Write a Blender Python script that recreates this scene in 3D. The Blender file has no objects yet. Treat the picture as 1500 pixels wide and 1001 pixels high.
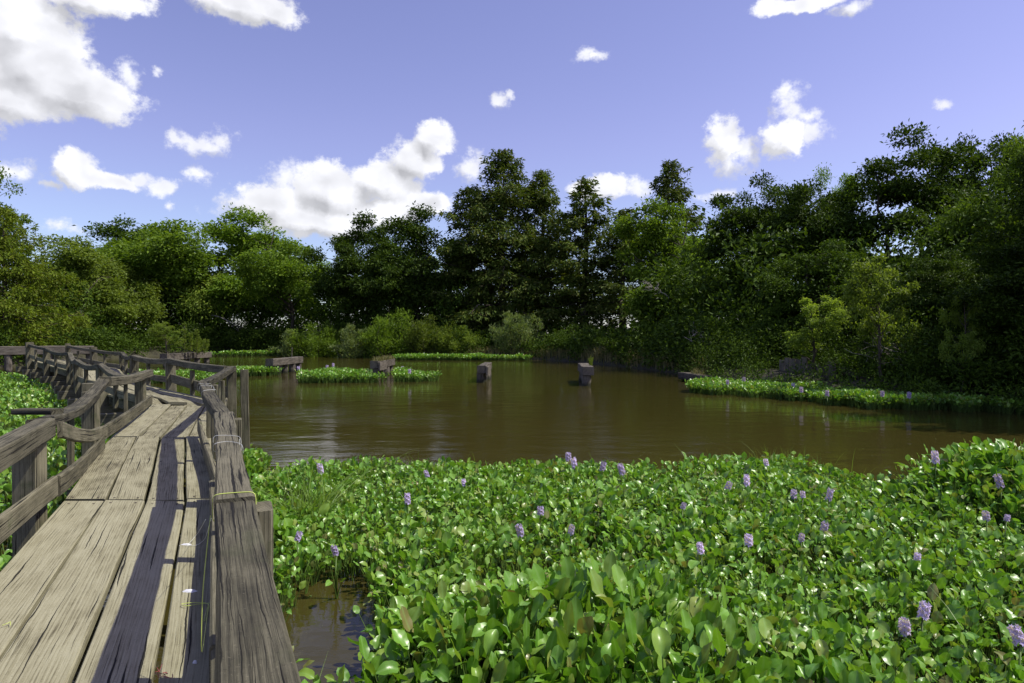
import bpy, math, random
import numpy as np
from mathutils import Vector, noise as mnoise

SC = bpy.context.scene
COL = SC.collection
R = math.radians
EYE = 2.0            # eye height above the water
F = 1000.0           # focal length in photograph pixels
HZ = 491.0           # horizon row
DECK = EYE - 1.11
SUN_EL, SUN_AZ = 56.0, 94.0     # azimuth clockwise from +Y

# ------------------------------------------------------------------ camera
cam = bpy.data.cameras.new('camera')
cam.sensor_width = 36.0
cam.lens = 24.0
cam.clip_start = 0.05
cam.clip_end = 6000
cam_o = bpy.data.objects.new('camera', cam)
COL.objects.link(cam_o)
cam_o.location = (0, 0, EYE)
cam_o.rotation_euler = (R(90 - 0.54), 0, 0)
SC.camera = cam_o

# ------------------------------------------------------------------ world
W = bpy.data.worlds.new('World')
SC.world = W
W.use_nodes = True
nt = W.node_tree
nt.nodes.clear()


class NB:
    """small node builder"""
    def __init__(self, tree):
        self.t = tree

    def n(self, typ, **kw):
        nd = self.t.nodes.new(typ)
        for k, v in kw.items():
            setattr(nd, k, v)
        return nd

    def put(self, sock, val):
        if val is None:
            return
        if hasattr(val, 'links') and hasattr(val, 'is_output'):
            self.t.links.new(val, sock)
        else:
            sock.default_value = val

    def m(self, op, a, b=None, c=None, clamp=False):
        nd = self.n('ShaderNodeMath', operation=op, use_clamp=clamp)
        self.put(nd.inputs[0], a)
        self.put(nd.inputs[1], b)
        self.put(nd.inputs[2], c)
        return nd.outputs[0]

    def v(self, op, a, b=None, c=None):
        nd = self.n('ShaderNodeVectorMath', operation=op)
        self.put(nd.inputs[0], a)
        self.put(nd.inputs[1], b)
        self.put(nd.inputs[2], c)
        return nd.outputs['Value'] if op in ('LENGTH', 'DOT_PRODUCT', 'DISTANCE') else nd.outputs[0]

    def comb(self, x, y, z=0.0):
        nd = self.n('ShaderNodeCombineXYZ')
        self.put(nd.inputs[0], x)
        self.put(nd.inputs[1], y)
        self.put(nd.inputs[2], z)
        return nd.outputs[0]

    def sep(self, a):
        nd = self.n('ShaderNodeSeparateXYZ')
        self.put(nd.inputs[0], a)
        return nd.outputs

    def noise(self, vec, scale, detail=4.0, rough=0.55, dist=0.0, color=False):
        nd = self.n('ShaderNodeTexNoise')
        self.put(nd.inputs['Vector'], vec)
        nd.inputs['Scale'].default_value = scale
        nd.inputs['Detail'].default_value = detail
        nd.inputs['Roughness'].default_value = rough
        nd.inputs['Distortion'].default_value = dist
        return nd.outputs['Color'] if color else nd.outputs['Fac']

    def rng(self, val, a, b, c=0.0, d=1.0, smooth=True):
        nd = self.n('ShaderNodeMapRange', interpolation_type='SMOOTHSTEP' if smooth else 'LINEAR')
        self.put(nd.inputs[0], val)
        for i, x in enumerate((a, b, c, d)):
            self.put(nd.inputs[i + 1], x)
        return nd.outputs[0]

    def mix(self, f, a, b, blend='MIX'):
        nd = self.n('ShaderNodeMix', data_type='RGBA', blend_type=blend)
        self.put(nd.inputs[0], f)
        self.put(nd.inputs[6], (*a, 1) if isinstance(a, tuple) and len(a) == 3 else a)
        self.put(nd.inputs[7], (*b, 1) if isinstance(b, tuple) and len(b) == 3 else b)
        return nd.outputs[2]

    def ramp(self, val, stops):
        nd = self.n('ShaderNodeValToRGB')
        cr = nd.color_ramp
        while len(cr.elements) > 1:
            cr.elements.remove(cr.elements[-1])
        for i, (p, c) in enumerate(stops):
            e = cr.elements[0] if i == 0 else cr.elements.new(p)
            e.position = p
            e.color = (*c, 1)
        self.put(nd.inputs[0], val)
        return nd.outputs[0]


b = NB(nt)
sky = b.n('ShaderNodeTexSky', sky_type='NISHITA', sun_disc=False)
sky.sun_elevation = R(SUN_EL)
sky.sun_rotation = R(SUN_AZ)
sky.air_density = 1.0
sky.dust_density = 0.6
sky.ozone_density = 2.0
tc = b.n('ShaderNodeTexCoord')
D = tc.outputs['Generated']
sx, sy, sz = b.sep(D)
az = b.m('ARCTAN2', sx, sy)
te = b.m('DIVIDE', sz, b.m('SQRT', b.m('ADD', b.m('MULTIPLY', sx, sx), b.m('ADD', b.m('MULTIPLY', sy, sy), 1e-6))))
P = b.comb(az, te, 0.0)
# cauliflower edges: warp the directions before measuring the distance to each puff
w1 = b.v('MULTIPLY', b.v('SUBTRACT', b.noise(P, 22.0, 6, 0.62, color=True), (0.5, 0.5, 0.5)), (0.040, 0.034, 0))
w2 = b.v('MULTIPLY', b.v('SUBTRACT', b.noise(P, 7.0, 3, 0.5, color=True), (0.5, 0.5, 0.5)), (0.032, 0.018, 0))
PW = b.v('ADD', P, b.v('ADD', w1, w2))
PUFFS = [(40, 40, 95, 75), (140, 0, 92, 27), (60, 100, 90, 70), (120, 140, 90, 40), (10, 150, 110, 34), (-60, 80, 120, 110),
         (190, 108, 17, 17), (225, 101, 11, 8), (360, 8, 84, 30), (398, 16, 40, 24),
         (300, 211, 42, 15), (332, 207, 20, 16), (258, 204, 11, 6), (110, 248, 40, 28), (150, 264, 62, 14), (200, 260, 25, 12),
         (75, 273, 18, 6), (240, 271, 24, 12), (295, 259, 18, 15), (255, 300, 8, 9), (12, 252, 35, 15), (90, 328, 26, 10),
         (355, 300, 34, 20), (415, 268, 26, 26), (400, 300, 60, 32), (490, 282, 62, 42), (560, 268, 55, 33), (605, 238, 40, 34),
         (636, 205, 30, 27), (460, 322, 110, 26), (620, 298, 44, 20), (560, 312, 60, 25),
         (692, 245, 24, 20), (880, 273, 52, 20), (925, 276, 24, 13), (850, 276, 22, 14),
         (1062, 203, 33, 36), (1093, 222, 24, 20), (1072, 240, 22, 20), (1148, 202, 34, 30), (1188, 196, 25, 16),
         (1152, 155, 25, 24), (1145, 137, 12, 12), (1175, 170, 20, 12), (1170, 6, 78, 13), (1240, 12, 25, 9), (865, 81, 20, 8),
         (730, 149, 15, 11), (750, 140, 7, 6), (1378, 153, 13, 7), (1055, 286, 26, 8)]
vor = b.n('ShaderNodeTexVoronoi', feature='SMOOTH_F1')
b.put(vor.inputs['Vector'], PW)
vor.inputs['Scale'].default_value = 30.0
vor.inputs['Smoothness'].default_value = 0.35
dist = None
dist2 = None
veil = None
PW2 = b.v('ADD', PW, (0.016, 0.022, 0))
for (px, py, rx, ry) in PUFFS:
    X = (px - 750) / F
    a0 = math.atan(X)
    k = math.cos(a0)
    e0 = (HZ - py) / F * k
    thin = rx * ry < 800      # small puffs are thin and ragged
    grow = 1.5 if thin else 1.08
    ra, re = rx / F * k * k * grow, ry / F * k * grow
    l = b.v('LENGTH', b.v('MULTIPLY_ADD', PW, (1 / ra, 1 / re, 0), (-a0 / ra, -e0 / re, 0)))
    if thin:
        veil = l if veil is None else b.m('SMOOTH_MIN', veil, l, 0.3)
    dist = l if dist is None else b.m('SMOOTH_MIN', dist, b.m('ADD', l, 0.75) if thin else l, 0.22)
    l2 = b.v('LENGTH', b.v('MULTIPLY_ADD', PW2, (1 / ra, 1 / re, 0), (-a0 / ra, -e0 / re, 0)))
    dist2 = l2 if dist2 is None else b.m('SMOOTH_MIN', dist2, b.m('ADD', l2, 0.75) if thin else l2, 0.22)
facing = b.m('SUBTRACT', dist2, dist)
dist = b.m('ADD', dist, b.m('MULTIPLY', b.m('SUBTRACT', vor.outputs['Distance'], 0.45), 0.35))
# the rest of the sky carries the same scattered cumulus
gn = b.noise(b.v('MULTIPLY', P, (1.0, 1.7, 1.0)), 2.6, 7, 0.58)
out_az = b.m('GREATER_THAN', b.m('ABSOLUTE', az), 0.70)
gd = b.m('ADD', b.rng(gn, 0.57, 0.74, 1.7, 0.3, False), b.m('MULTIPLY', b.m('SUBTRACT', 1.0, out_az), 3.0))
gd = b.m('ADD', gd, b.m('MULTIPLY', b.m('LESS_THAN', te, 0.02), 3.0))
dist = b.m('MINIMUM', dist, gd)
fine = b.noise(P, 70.0, 7, 0.68)
dens = b.rng(b.m('ADD', dist, b.m('MULTIPLY', b.m('SUBTRACT', fine, 0.5), 0.85)), 1.08, 0.70, 0.0, 1.0)

vn = b.noise(P, 34.0, 7, 0.66)
dens = b.m('MAXIMUM', dens, b.m('MULTIPLY', b.rng(b.m('ADD', veil, b.m('MULTIPLY', b.m('SUBTRACT', vn, 0.5), 2.6)), 0.95, 0.1, 0.0, 1.0), 0.9))
# billow relief lit from the sun's side
sh = (0.012, 0.012, 0)
n0 = b.noise(PW, 13.0, 3, 0.5)
n1 = b.noise(b.v('ADD', PW, sh), 13.0, 3, 0.5)
relief = b.m('MULTIPLY', b.m('SUBTRACT', n0, n1), 0.75)
core = b.rng(dist, 0.85, 0.15, 0.0, 1.0)
g0 = b.noise(b.v('ADD', b.v('MULTIPLY', P, (1, 1.6, 1)), (3, 1, 0)), 6.0, 3, 0.5)
grey = b.m('MULTIPLY', core, b.rng(g0, 0.40, 0.70, 0.0, 0.7))
lit = b.m('MINIMUM', b.m('MAXIMUM', b.m('MULTIPLY', facing, 0.75), -0.30), 0.10)
puffy = b.m('MULTIPLY', b.m('SUBTRACT', 0.42, vor.outputs['Distance']), 0.22)
lum = b.m('ADD', b.m('ADD', b.m('SUBTRACT', 0.99, b.m('MULTIPLY', grey, 0.36)), relief), b.m('ADD', lit, puffy))
lum = b.m('MINIMUM', b.m('MAXIMUM', lum, 0.52), 1.12)
tint = b.mix(b.rng(te, 0.02, 0.30), (1.02, 1.04, 1.22), (1.40, 1.03, 1.26))
blue = b.mix(1.0, sky.outputs[0], tint, 'MULTIPLY')
CLOUD = 7.2
cl = b.mix(1.0, (CLOUD * 0.98, CLOUD * 0.985, CLOUD * 1.03), b.comb(lum, lum, lum), 'MULTIPLY')
skycol = b.mix(b.m('MULTIPLY', dens, 0.96), blue, cl)
bg = b.n('ShaderNodeBackground')
bg.inputs['Strength'].default_value = 0.138
nt.links.new(skycol, bg.inputs['Color'])
wo = b.n('ShaderNodeOutputWorld')
nt.links.new(bg.outputs[0], wo.inputs['Surface'])
W.cycles.sampling_method = 'MANUAL'
W.cycles.sample_map_resolution = 512

# ------------------------------------------------------------------ sun
sl = bpy.data.lights.new('sun', 'SUN')
sl.energy = 5.0
sl.angle = R(0.53)
sl.color = (1.0, 0.965, 0.87)
so = bpy.data.objects.new('sun', sl)
COL.objects.link(so)
sdir = Vector((math.cos(R(SUN_EL)) * math.sin(R(SUN_AZ)), math.cos(R(SUN_EL)) * math.cos(R(SUN_AZ)), math.sin(R(SUN_EL))))
so.rotation_euler = sdir.to_track_quat('Z', 'Y').to_euler()
so.location = (30, 5, 40)

vs = SC.view_settings
vs.view_transform = 'Standard'
vs.look = 'None'
vs.exposure = 0.0
vs.gamma = 1.0
vs.use_curve_mapping = False
SC.cycles.max_bounces = 6
SC.cycles.diffuse_bounces = 2
SC.cycles.glossy_bounces = 2
SC.cycles.transmission_bounces = 2
SC.cycles.transparent_max_bounces = 4
SC.cycles.caustics_reflective = False
SC.cycles.caustics_refractive = False

rng = np.random.default_rng(7)
random.seed(7)


def at(px, py, z):
    """world point that the photograph shows at (px, py), lying at height z"""
    d = (EYE - z) * F / (py - HZ)
    return Vector(((px - 750) / F * d, d, z))


# ------------------------------------------------------------------ mesh helpers
def mesh_np(name, V, Fc, mats, uv=None, mi=None, smooth=False):
    me = bpy.data.meshes.new(name)
    V = np.asarray(V, dtype=np.float32)
    if isinstance(Fc, np.ndarray):
        k = Fc.shape[1]
        idx = Fc.astype(np.int32).ravel()
        starts = np.arange(len(Fc), dtype=np.int32) * k
    else:
        lens = np.array([len(f) for f in Fc], dtype=np.int32)
        idx = np.concatenate([np.asarray(f, dtype=np.int32) for f in Fc])
        starts = np.concatenate([[0], np.cumsum(lens)[:-1]]).astype(np.int32)
    me.vertices.add(len(V))
    me.vertices.foreach_set('co', V.ravel())
    me.loops.add(len(idx))
    me.loops.foreach_set('vertex_index', idx)
    me.polygons.add(len(starts))
    me.polygons.foreach_set('loop_start', starts)
    if mi is not None:
        me.polygons.foreach_set('material_index', np.asarray(mi, dtype=np.int32))
    me.polygons.foreach_set('use_smooth', np.full(len(starts), bool(smooth)))
    if uv is not None:
        l = me.uv_layers.new(name='UVMap')
        l.data.foreach_set('uv', np.asarray(uv, dtype=np.float32)[idx].ravel())
    me.update(calc_edges=True)
    me.validate()
    for m_ in (mats if isinstance(mats, (list, tuple)) else [mats]):
        me.materials.append(m_)
    return me


def obj(name, me, parent=None, loc=None):
    o = bpy.data.objects.new(name, me)
    COL.objects.link(o)
    if parent is not None:
        o.parent = parent
    if loc is not None:
        o.location = loc
    return o


def tag(o, label=None, cat=None, group=None, kind=None):
    if label:
        o['label'] = label
    if cat:
        o['category'] = cat
    if group:
        o['group'] = group
    if kind:
        o['kind'] = kind
    return o


def thing(name, label, cat, loc=(0, 0, 0), rz=0.0, group=None):
    o = bpy.data.objects.new(name, None)
    o.empty_display_size = 0.2
    COL.objects.link(o)
    o.location = loc
    o.rotation_euler = (0, 0, rz)
    return tag(o, label, cat, group)


class MB:
    def __init__(self):
        self.V, self.F, self.UV, self.M, self.n = [], [], [], [], 0

    def add(self, V, Fc, uv=None, mi=0):
        V = np.asarray(V, dtype=float)
        self.V.append(V)
        self.UV.append(np.zeros((len(V), 2)) if uv is None else np.asarray(uv))
        for f in Fc:
            self.F.append([int(i) + self.n for i in f])
            self.M.append(mi)
        self.n += len(V)

    def mesh(self, name, mats, smooth=False):
        return mesh_np(name, np.concatenate(self.V), self.F, mats, np.concatenate(self.UV), self.M, smooth)


def frames(pts, up=(0, 0, 1)):
    pts = np.asarray(pts, dtype=float)
    T = np.gradient(pts, axis=0) if len(pts) > 1 else np.array([[0, 0, 1.0]])
    T /= np.linalg.norm(T, axis=1)[:, None] + 1e-9
    U = np.tile(np.asarray(up, float), (len(pts), 1))
    bad = np.abs((T * U).sum(1)) > 0.95
    U[bad] = (1, 0, 0)
    S = np.cross(T, U)
    S /= np.linalg.norm(S, axis=1)[:, None] + 1e-9
    N = np.cross(S, T)
    return pts, T, S, N


def tube(pts, rad, sides=6, cap=True, jit=0.0):
    pts, T, S, N = frames(pts)
    n = len(pts)
    rad = np.broadcast_to(np.asarray(rad, float), (n,))
    a = np.linspace(0, 2 * np.pi, sides, endpoint=False)
    V = []
    for i in range(n):
        rr = rad[i] * (1 + jit * np.sin(a * 3 + i * 1.7))
        V.append(pts[i] + (np.cos(a) * rr)[:, None] * S[i] + (np.sin(a) * rr)[:, None] * N[i])
    V = np.concatenate(V)
    Fc = []
    for i in range(n - 1):
        for j in range(sides):
            k = (j + 1) % sides
            Fc.append([i * sides + j, i * sides + k, (i + 1) * sides + k, (i + 1) * sides + j])
    if cap:
        Fc.append(list(range(sides))[::-1])
        Fc.append([(n - 1) * sides + j for j in range(sides)])
    lens = np.concatenate([[0], np.cumsum(np.linalg.norm(np.diff(pts, axis=0), axis=1))])
    uv = np.stack([np.repeat(lens, sides), np.tile(a / 6.283 * 0.6, n)], 1)
    return V, Fc, uv


def beam(pts, w, h, roll=0.0, bev=0.008, jit=0.004, seed=0, up=(0, 0, 1), twist=0.0):
    """timber along pts (top-centre line): width w, depth h, chamfered, slightly uneven"""
    r_ = np.random.default_rng(seed)
    pts, T, S, N = frames(pts, up)
    n = len(pts)
    lens = np.concatenate([[0], np.cumsum(np.linalg.norm(np.diff(pts, axis=0), axis=1))])
    cs = np.array([(-w / 2 + bev, 0), (w / 2 - bev, 0), (w / 2, -bev), (w / 2, -h + bev), (w / 2 - bev, -h), (-w / 2 + bev, -h),
                   (-w / 2, -h + bev), (-w / 2, -bev)])
    per = np.concatenate([[0], np.cumsum(np.linalg.norm(np.diff(cs, axis=0), axis=1))])
    V, UV = [], []
    ph = r_.uniform(0, 6, 4)
    for i in range(n):
        t = i / max(1, n - 1)
        a = roll + twist * (t - 0.5)
        c, s_ = math.cos(a), math.sin(a)
        ww = 1 + jit / w * 2 * math.sin(lens[i] * 2.1 + ph[0]) + r_.uniform(-1, 1) * jit / w
        q = cs.copy()
        q[:, 0] *= ww
        q += r_.uniform(-1, 1, q.shape) * jit * 0.5
        x = q[:, 0] * c - q[:, 1] * s_
        y = q[:, 0] * s_ + q[:, 1] * c
        V.append(pts[i] + x[:, None] * S[i] + y[:, None] * N[i])
        UV.append(np.stack([np.full(8, lens[i]), per], 1))
    V = np.concatenate(V)
    UV = np.concatenate(UV)
    Fc = []
    for i in range(n - 1):
        for j in range(8):
            k = (j + 1) % 8
            Fc.append([i * 8 + j, (i + 1) * 8 + j, (i + 1) * 8 + k, i * 8 + k])
    Fc.append(list(range(8)))
    Fc.append([(n - 1) * 8 + j for j in range(8)][::-1])
    return V, Fc, UV


def part(name, geo, mat, parent, smooth=False):
    mb = MB()
    mb.add(*geo)
    return obj(name, mb.mesh(name, mat, smooth), parent)


# ------------------------------------------------------------------ materials
def new_mat(name):
    m_ = bpy.data.materials.new(name)
    m_.use_nodes = True
    t = m_.node_tree
    t.nodes.clear()
    nb = NB(t)
    out = nb.n('ShaderNodeOutputMaterial')
    return m_, nb, out


def wood_mat(name, light, mid, dark, grain=45.0, crack=0.5, moss=0.0, bump=0.35, ring=0.35, crk_f=30.0, gamp=1.1, wet=False):
    m_, nb, out = new_mat(name)
    uvn = nb.n('ShaderNodeUVMap')
    oi = nb.n('ShaderNodeObjectInfo')
    rnd = oi.outputs['Random']
    u, v, _ = nb.sep(uvn.outputs[0])
    off = nb.m('MULTIPLY', rnd, 57.0)
    # wandering grain
    wob = nb.noise(nb.comb(nb.m('MULTIPLY_ADD', u, 0.9, off), nb.m('MULTIPLY', v, 4.0), off), 1.0, 2, 0.45)
    v2 = nb.m('ADD', v, nb.m('MULTIPLY', nb.m('SUBTRACT', wob, 0.5), 0.035))
    gvec = nb.comb(nb.m('MULTIPLY_ADD', u, 3.0, off), nb.m('MULTIPLY', v2, grain), off)
    g = nb.noise(gvec, 1.0, 8, 0.68)
    wv = nb.n('ShaderNodeTexWave', wave_type='BANDS', bands_direction='Y', wave_profile='SAW')
    nb.put(wv.inputs['Vector'], nb.comb(nb.m('MULTIPLY_ADD', u, 0.16, off), nb.m('ADD', v2, off), off))
    wv.inputs['Scale'].default_value = 22.0
    wv.inputs['Distortion'].default_value = 3.5
    wv.inputs['Detail'].default_value = 3.0
    wv.inputs['Detail Scale'].default_value = 0.9
    rings = wv.outputs['Fac']
    st = nb.noise(nb.comb(nb.m('MULTIPLY_ADD', u, 2.2, off), nb.m('MULTIPLY', v, 5.0), off), 1.6, 6, 0.65)
    def checks(fu, fv, width, keep, sd):
        """drying checks: one tapered split through each stretched cell"""
        wig = nb.noise(nb.comb(nb.m('MULTIPLY_ADD', u, 3.5, off), nb.m('MULTIPLY', v, 5.0), nb.m('ADD', off, sd)), 1.0, 4, 0.6)
        pv = nb.comb(nb.m('MULTIPLY_ADD', u, fu, nb.m('ADD', off, sd)), nb.m('ADD', nb.m('MULTIPLY', v2, fv), nb.m('MULTIPLY', wig, fv * 0.022)), off)
        vo = nb.n('ShaderNodeTexVoronoi', feature='F1', voronoi_dimensions='2D')
        nb.put(vo.inputs['Vector'], pv)
        vo.inputs['Scale'].default_value = 1.0
        vo.inputs['Randomness'].default_value = 0.9
        dl = nb.v('SUBTRACT', pv, vo.outputs['Position'])
        du, dv, _z = nb.sep(dl)
        cr_, cg_, cb_ = nb.sep(vo.outputs['Color'])
        half = nb.m('MULTIPLY_ADD', cg_, 0.35, 0.15)
        tt_ = nb.m('DIVIDE', nb.m('ABSOLUTE', du), half)
        wd_ = nb.m('MULTIPLY', nb.m('MULTIPLY', nb.m('SUBTRACT', 1.0, tt_), nb.m('MULTIPLY_ADD', cb_, 0.8, 0.4)), width * fv)
        on = nb.m('LESS_THAN', cr_, keep)
        return nb.m('MULTIPLY', nb.rng(nb.m('SUBTRACT', nb.m('ABSOLUTE', dv), wd_), -0.004 * fv * 0.2, 0.0, 1.0, 0.0), nb.m('MULTIPLY', on, nb.m('LESS_THAN', tt_, 1.0)))
    crk = nb.m('MAXIMUM', checks(0.75, crk_f * 0.9, 0.0055, min(1.0, crack * 0.8), 1.0), nb.m('MULTIPLY', checks(1.6, crk_f * 2.2, 0.0016, min(1.0, crack * 0.9), 5.0), 0.8))
    fac = nb.m('ADD', nb.m('MULTIPLY_ADD', nb.m('SUBTRACT', g, 0.5), gamp, 0.42), nb.m('MULTIPLY', nb.m('SUBTRACT', rings, 0.5), ring * 0.5))
    fac = nb.m('ADD', fac, nb.m('MULTIPLY', nb.m('SUBTRACT', st, 0.5), 0.85))
    fac = nb.m('ADD', fac, nb.m('MULTIPLY', nb.m('SUBTRACT', rnd, 0.5), 0.2))
    c = nb.ramp(fac, [(0.12, dark), (0.36, mid), (0.62, light)])
    if moss > 0:
        geo = nb.n('ShaderNodeNewGeometry')
        mo = nb.rng(nb.noise(geo.outputs['Position'], 5.0, 5, 0.6), 0.56, 0.72, 0.0, moss)
        c = nb.mix(mo, c, (0.055, 0.075, 0.025))
    geo_ = nb.n('ShaderNodeNewGeometry')
    speck = nb.noise(geo_.outputs['Position'], 120.0, 3, 0.6)
    c = nb.mix(nb.rng(speck, 0.62, 0.75, 0.0, 0.45), c, tuple(x * 1.5 for x in light))
    c = nb.mix(nb.rng(speck, 0.40, 0.28, 0.0, 0.5), c, dark)
    c = nb.mix(nb.m('MULTIPLY', crk, 0.95), c, (0.010, 0.009, 0.007))
    if wet:
        wz = nb.sep(geo_.outputs['Position'])[2]
        wl = nb.m('ADD', wz, nb.m('MULTIPLY', nb.m('SUBTRACT', nb.noise(geo_.outputs['Position'], 6.0, 4, 0.6), 0.5), 0.25))
        c = nb.mix(nb.rng(wl, 0.22, 0.06, 0.0, 0.85), c, (0.018, 0.022, 0.010))
    bs = nb.n('ShaderNodeBsdfPrincipled')
    nb.put(bs.inputs['Base Color'], c)
    bs.inputs['Roughness'].default_value = 0.85
    bs.inputs['Specular IOR Level'].default_value = 0.2
    hgt = nb.m('SUBTRACT', nb.m('ADD', nb.m('MULTIPLY', g, 0.5), nb.m('MULTIPLY', rings, 0.2)), nb.m('MULTIPLY', crk, 1.3))
    bp = nb.n('ShaderNodeBump')
    bp.inputs['Strength'].default_value = bump
    bp.inputs['Distance'].default_value = 0.012
    nb.put(bp.inputs['Height'], hgt)
    nb.put(bs.inputs['Normal'], bp.outputs[0])
    nb.t.links.new(bs.outputs[0], out.inputs[0])
    return m_


M_DECK = wood_mat('weathered_deck_wood', (0.335, 0.315, 0.205), (0.25, 0.23, 0.14), (0.08, 0.07, 0.04), 190, 0.5, 0, 0.4, 0.42, 30.0, 1.25)
M_RAIL = wood_mat('grey_rail_wood', (0.165, 0.15, 0.10), (0.082, 0.075, 0.048), (0.022, 0.020, 0.014), 200, 1.25, 0.2, 0.8, 0.08, 50.0, 1.0)
M_POST = wood_mat('mossy_post_wood', (0.22, 0.20, 0.13), (0.115, 0.105, 0.066), (0.035, 0.033, 0.021), 130, 0.9, 0.5, 0.5, 0.15, 38.0, 1.1)
M_OLD = wood_mat('old_pier_timber', (0.19, 0.165, 0.13), (0.11, 0.095, 0.073), (0.035, 0.03, 0.024), 40, 0.9, 0.3, 0.7, 0.2, 20.0, 1.2, True)
M_PILE = wood_mat('old_pile_wood', (0.20, 0.175, 0.14), (0.11, 0.095, 0.075), (0.04, 0.034, 0.028), 40, 0.9, 0.3, 0.7, 0.1, 20.0, 1.2, True)
M_BARK = wood_mat('tree_bark', (0.14, 0.115, 0.085), (0.07, 0.056, 0.04), (0.025, 0.02, 0.015), 22, 0.6, 0.3, 0.8, 0.1)
M_DEAD = wood_mat('bleached_branch', (0.42, 0.38, 0.33), (0.30, 0.27, 0.23), (0.15, 0.13, 0.11), 30, 0.4, 0, 0.4, 0.1)


def leaf_mat(name, cols, rough=0.5, trans=0.3, spec=0.35, hue=0.0, vein=False):
    m_, nb, out = new_mat(name)
    geo = nb.n('ShaderNodeNewGeometry')
    oi = nb.n('ShaderNodeObjectInfo')
    rp = geo.outputs['Random Per Island']
    if vein:
        rp = nb.m('FRACT', nb.m('ADD', rp, nb.m('MULTIPLY', oi.outputs['Random'], 7.31)))
    n_ = len(cols)
    c = nb.ramp(rp, [(i / (n_ - 1), cc) for i, cc in enumerate(cols)])
    if not vein:
        k = nb.m('MULTIPLY_ADD', oi.outputs['Random'], 0.5, 0.75)
        c = nb.mix(1.0, c, nb.comb(k, k, k), 'MULTIPLY')
    else:
        uvn = nb.n('ShaderNodeUVMap')
        u, v, _ = nb.sep(uvn.outputs[0])
        mid = nb.rng(nb.m('ABSOLUTE', u), 0.0, 0.10, 0.35, 0.0)
        arc = nb.m('SINE', nb.m('MULTIPLY', nb.m('ADD', nb.m('ABSOLUTE', u), nb.m('MULTIPLY', v, 0.12)), 62.0))
        fine_ = nb.noise(geo.outputs['Position'], 30.0, 3, 0.6)
        c = nb.mix(mid, c, (0.22, 0.36, 0.10))
        c = nb.mix(nb.m('MULTIPLY', nb.rng(arc, 0.2, 1.0), 0.12), c, (0.20, 0.34, 0.10))
        c = nb.mix(nb.rng(fine_, 0.58, 0.78, 0.0, 0.3), c, (0.16, 0.17, 0.04))
        c = nb.mix(1.0, c, (1.22, 1.28, 1.2), 'MULTIPLY')
    bs = nb.n('ShaderNodeBsdfPrincipled')
    nb.put(bs.inputs['Base Color'], c)
    bs.inputs['Roughness'].default_value = rough
    bs.inputs['Specular IOR Level'].default_value = spec
    tr = nb.n('ShaderNodeBsdfTranslucent')
    nb.put(tr.inputs['Color'], nb.mix(1.0, c, (1.5, 1.5, 0.55), 'MULTIPLY'))
    mx = nb.n('ShaderNodeMixShader')
    mx.inputs[0].default_value = trans
    nb.t.links.new(bs.outputs[0], mx.inputs[1])
    nb.t.links.new(tr.outputs[0], mx.inputs[2])
    nb.t.links.new(mx.outputs[0], out.inputs[0])
    return m_


M_HYA = leaf_mat('hyacinth_leaf', [(0.05, 0.135, 0.012), (0.12, 0.25, 0.022), (0.155, 0.30, 0.026), (0.07, 0.17, 0.014), (0.19, 0.33, 0.04),
                                   (0.11, 0.23, 0.02), (0.20, 0.31, 0.045), (0.13, 0.26, 0.025), (0.08, 0.18, 0.016), (0.15, 0.28, 0.03), (0.21, 0.29, 0.045), (0.12, 0.24, 0.022), (0.23, 0.26, 0.055), (0.08, 0.18, 0.016), (0.19, 0.15, 0.055)], 0.33, 0.27, 0.5, vein=True)
M_STEM = leaf_mat('hyacinth_stem', [(0.07, 0.13, 0.02), (0.12, 0.20, 0.035)], 0.45, 0.2)
M_PETAL = leaf_mat('lavender_petal', [(0.56, 0.46, 0.82), (0.66, 0.57, 0.88), (0.48, 0.38, 0.76)], 0.6, 0.35)
M_EYE = leaf_mat('petal_spot', [(0.75, 0.6, 0.12), (0.14, 0.08, 0.42)], 0.6, 0.1)
M_OAK = leaf_mat('dark_tree_leaf', [(0.028, 0.058, 0.007), (0.06, 0.108, 0.011), (0.10, 0.16, 0.017), (0.04, 0.078, 0.008)], 0.5, 0.22, 0.12)
M_MID = leaf_mat('mid_tree_leaf', [(0.075, 0.14, 0.013), (0.15, 0.245, 0.024), (0.21, 0.31, 0.036), (0.10, 0.175, 0.016)], 0.5, 0.38, 0.15)
M_WIL = leaf_mat('willow_leaf', [(0.12, 0.175, 0.022), (0.185, 0.25, 0.034), (0.09, 0.14, 0.018), (0.22, 0.28, 0.045)], 0.5, 0.38, 0.15)
M_OAK_SHADE = leaf_mat('shaded_oak_leaf', [(0.020, 0.042, 0.005), (0.05, 0.092, 0.009), (0.10, 0.16, 0.016), (0.030, 0.06, 0.006)], 0.5, 0.22, 0.12)  # darker copy of the oak leaf, with the bank's shade put into its colour
M_CYP = leaf_mat('cypress_needle', [(0.038, 0.068, 0.009), (0.065, 0.105, 0.013), (0.10, 0.135, 0.018), (0.10, 0.105, 0.018)], 0.55, 0.25, 0.2)
M_LIME = leaf_mat('sunlit_young_leaf', [(0.16, 0.235, 0.03), (0.21, 0.29, 0.045), (0.13, 0.19, 0.028), (0.24, 0.31, 0.06)], 0.45, 0.5, 0.2)  # yellow-green leaf, base colour raised to stand in for sunlight
M_CYP_SUN = leaf_mat('sunlit_cypress_needle', [(0.065, 0.105, 0.008), (0.125, 0.18, 0.014), (0.17, 0.225, 0.02), (0.10, 0.105, 0.014)], 0.55, 0.35, 0.15)  # yellow-green cypress needle, a lighter copy with sunlight put into its colour
M_SAGE = leaf_mat('sage_shrub_leaf', [(0.15, 0.22, 0.06), (0.22, 0.28, 0.08), (0.11, 0.17, 0.045), (0.27, 0.31, 0.10)], 0.55, 0.3)
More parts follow.
